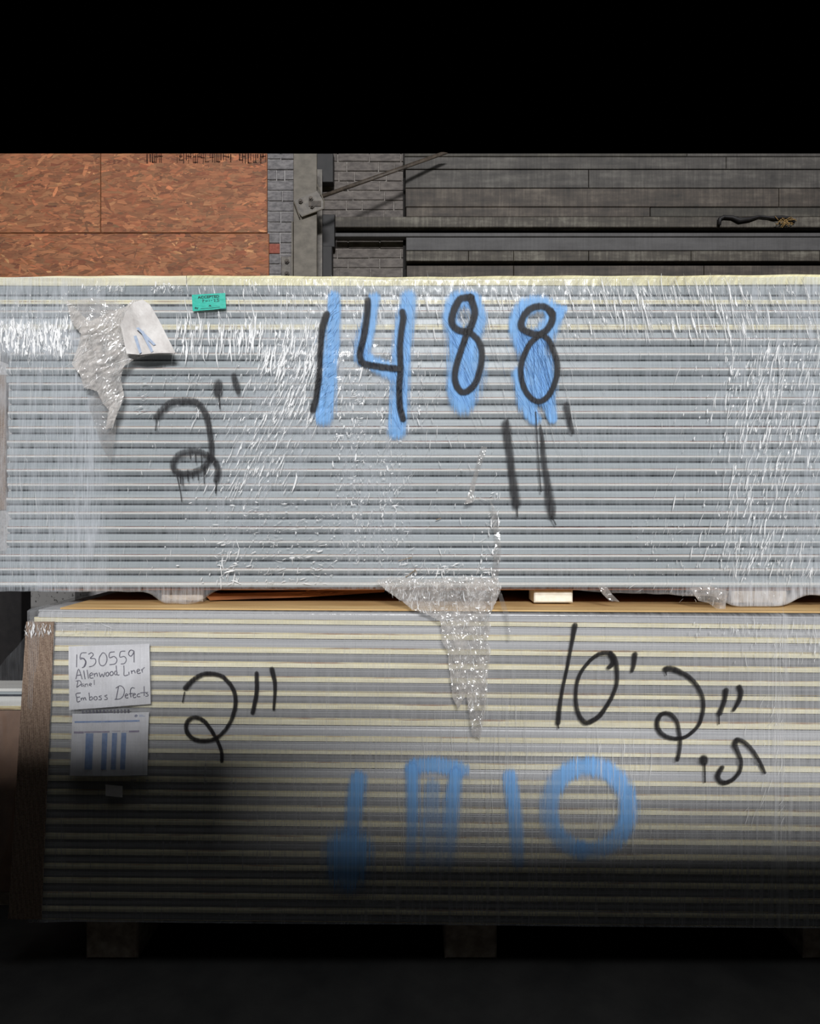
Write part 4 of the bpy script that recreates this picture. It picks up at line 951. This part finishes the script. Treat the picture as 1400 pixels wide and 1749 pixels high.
# printed form in its sleeve
df = DL - .020
form_c = [(124, 1219, df), (254, 1216.5, df), (251, 1324, df), (119.5, 1324.5, df)]
ffn = sheet_fn(form_c, bulge=.004, seed=47)
form = thing('printed_form', P(187, 1325, df), 'printed form with four blue column bars below the handwritten note', 'paper form')
sheet('form_paper', ffn, M['paper'], parent=form)
rects('header_rule', ffn, [(.035, .118, .885, .145)], M['blueprint'], form)
for q in ((.03, .285, .16, .318), (.165, .285, .50, .305), (.75, .282, .885, .312)): rects('table_rule', ffn, [q], M['mauveprint'], form)
rects('thin_rule', ffn, [(.53, .285, .64, .292), (.66, .288, .74, .294)], M['mauveprint'], form)
for a, b_ in ((.19, .29), (.405, .475), (.535, .60), (.655, .72)):
    rects('blue_column', ffn, [(a, .315, b_, .90)], M['blueprint'], form)
lg = [(.815, .058, .85, .075)]
pen('logo', ffn, [[(.818, .055), (.835, .038), (.852, .05), (.835, .068), (.818, .06)], [(.826, .05), (.845, .035)]], lambda a, b_: (a, b_), .008, M['navyprint'], form)
rects('logo_text', ffn, [(.875, .04, .925, .046), (.875, .058, .955, .064)], M['blueprint'], form)
crumple('form_sleeve', [(118, 1213), (190, 1210), (257, 1209), (256, 1222), (253, 1260), (254, 1325), (186, 1327), (117, 1327), (120, 1260)], 4, lambda a, b_: df - .007, .005, .02, 53, M['film_low'], form, .16, (1, .5))
# dark lettering strip on the panel seen between the two sheets
rects('panel_stamp', sheet_fn([(140, 1212, dn - .001), (224, 1210, dn - .001), (224, 1218, dn - .001), (140, 1220, dn - .001)], bulge=0), [(q / 14, .15, q / 14 + .04, .95) for q in range(14)], M['ink'], form)

# small torn label scrap low on the lower bundle
scp = make('label_scrap', *join([pbox(180, 209, 1341, 1360, DL - .016, .0012)])[:2], M['paper_beige'])
vs_ = scp.data.vertices
for q in vs_:
    q.co.z += -.004 if q.co.x > X(195, DL) else .002
tag(scp, 'small torn white label scrap below the printed form', 'label')

# green acceptance sticker
ds_ = DU - .024
st_c = [(327.5, 503.5, ds_), (384.5, 500.5, ds_), (386, 527.5, ds_), (329, 531.5, ds_)]
sfn = sheet_fn(st_c, bulge=.001, seed=60)
stk = thing('inspection_sticker', P(357, 531, ds_), 'small green sticker printed ACCEPTED near the top of the upper bundle', 'sticker')
sheet('sticker_base', sfn, M['green'], parent=stk, n=8, thick=.0008)
def text_on(fn, txt, u0, v0, u1, v1, m, parent, name, bold=.012):
    cu = bpy.data.curves.new('lettering', 'FONT'); cu.body = txt; cu.size = 1; cu.offset = bold; cu.resolution_u = 3
    ob = bpy.data.objects.new('lettering', cu); COL.objects.link(ob)
    bpy.context.view_layer.update()
    me = bpy.data.meshes.new_from_object(ob.evaluated_get(bpy.context.evaluated_depsgraph_get()))
    bpy.data.objects.remove(ob)
    co = np.array([tuple(v_.co) for v_ in me.vertices]); mn, mx = co.min(0), co.max(0)
    V = [fn(u0 + (u1 - u0) * (c[0] - mn[0]) / (mx[0] - mn[0]), v1 - (v1 - v0) * (c[1] - mn[1]) / (mx[1] - mn[1]), .0008) for c in co]
    Fc = [tuple(p.vertices) for p in me.polygons]
    bpy.data.meshes.remove(me)
    return make(name, V, Fc, m, parent)
text_on(sfn, 'ACCEPTED', .17, .10, .82, .27, M['inkdark'], stk, 'printed_word', .03)
text_on(sfn, 'By', .07, .76, .18, .92, M['inkdark'], stk, 'printed_word', .03)
suv = lambda a, b_: ((a - 130) / 1000.0, (b_ - 215 + (a - 130) * .05) / 505.0)
pen('written_mark', sfn, [[(440, 370), (455, 460)], [(440, 370), (490, 380), (455, 420)], [(525, 390), (545, 430), (580, 390), (590, 430)], [(640, 370), (645, 430)], [(690, 400), (725, 398)], [(780, 370), (825, 375), (790, 430), (835, 425)], [(940, 350), (880, 355), (880, 380), (935, 395), (925, 425), (860, 425)]], suv, 14, M['inkdark'], stk, .0008)
pen('written_mark', sfn, [[(610, 580), (660, 540), (640, 600)], [(690, 540), (660, 575), (705, 580)], [(375, 655), (620, 640), (950, 610)], [(780, 690), (1000, 665), (1130, 650)]], suv, 12, M['inkdark'], stk, .0008)

# brown edge protector standing at the left end of the lower bundle
ep = thing('edge_protector', P(55, 1486, DL - .02), 'tall brown ribbed edge protector at the left end of the lower bundle', 'edge protector')
d = DL - .018
c = [P(47, 1062, d), P(92, 1062, d), P(70, 1570, d), P(16, 1570, d)]
V = [c[0], c[1], c[2], c[3]] + [(a, b_ + .006, q) for a, b_, q in c]
V += [(c[0][0] - .004, c[0][1] + .10, c[0][2]), (c[3][0] - .004, c[3][1] + .10, c[3][2])]
make('face', V[:8], [(0, 3, 2, 1), (4, 5, 6, 7), (0, 1, 5, 4), (1, 2, 6, 5), (2, 3, 7, 6), (3, 0, 4, 7)], M['protector'], ep)
V2 = [c[0], c[3], V[9], V[8]] + [(a - .005, b_, q) for a, b_, q in (c[0], c[3], V[9], V[8])]
make('side_flange', V2, [(0, 1, 2, 3), (7, 6, 5, 4), (0, 4, 5, 1), (1, 5, 6, 2), (2, 6, 7, 3), (3, 7, 4, 0)], M['protector'], ep)
rb = []
for k in range(15):
    s = (k + .5) / 15
    a = [c[0][i] + (c[1][i] - c[0][i]) * s for i in range(3)]; b_ = [c[3][i] + (c[2][i] - c[3][i]) * s for i in range(3)]
    rb.append(cyl(a, b_, .0017, 4, False))
V, Fc, I = join(rb); make('ribs', V, Fc, M['protector'], ep)
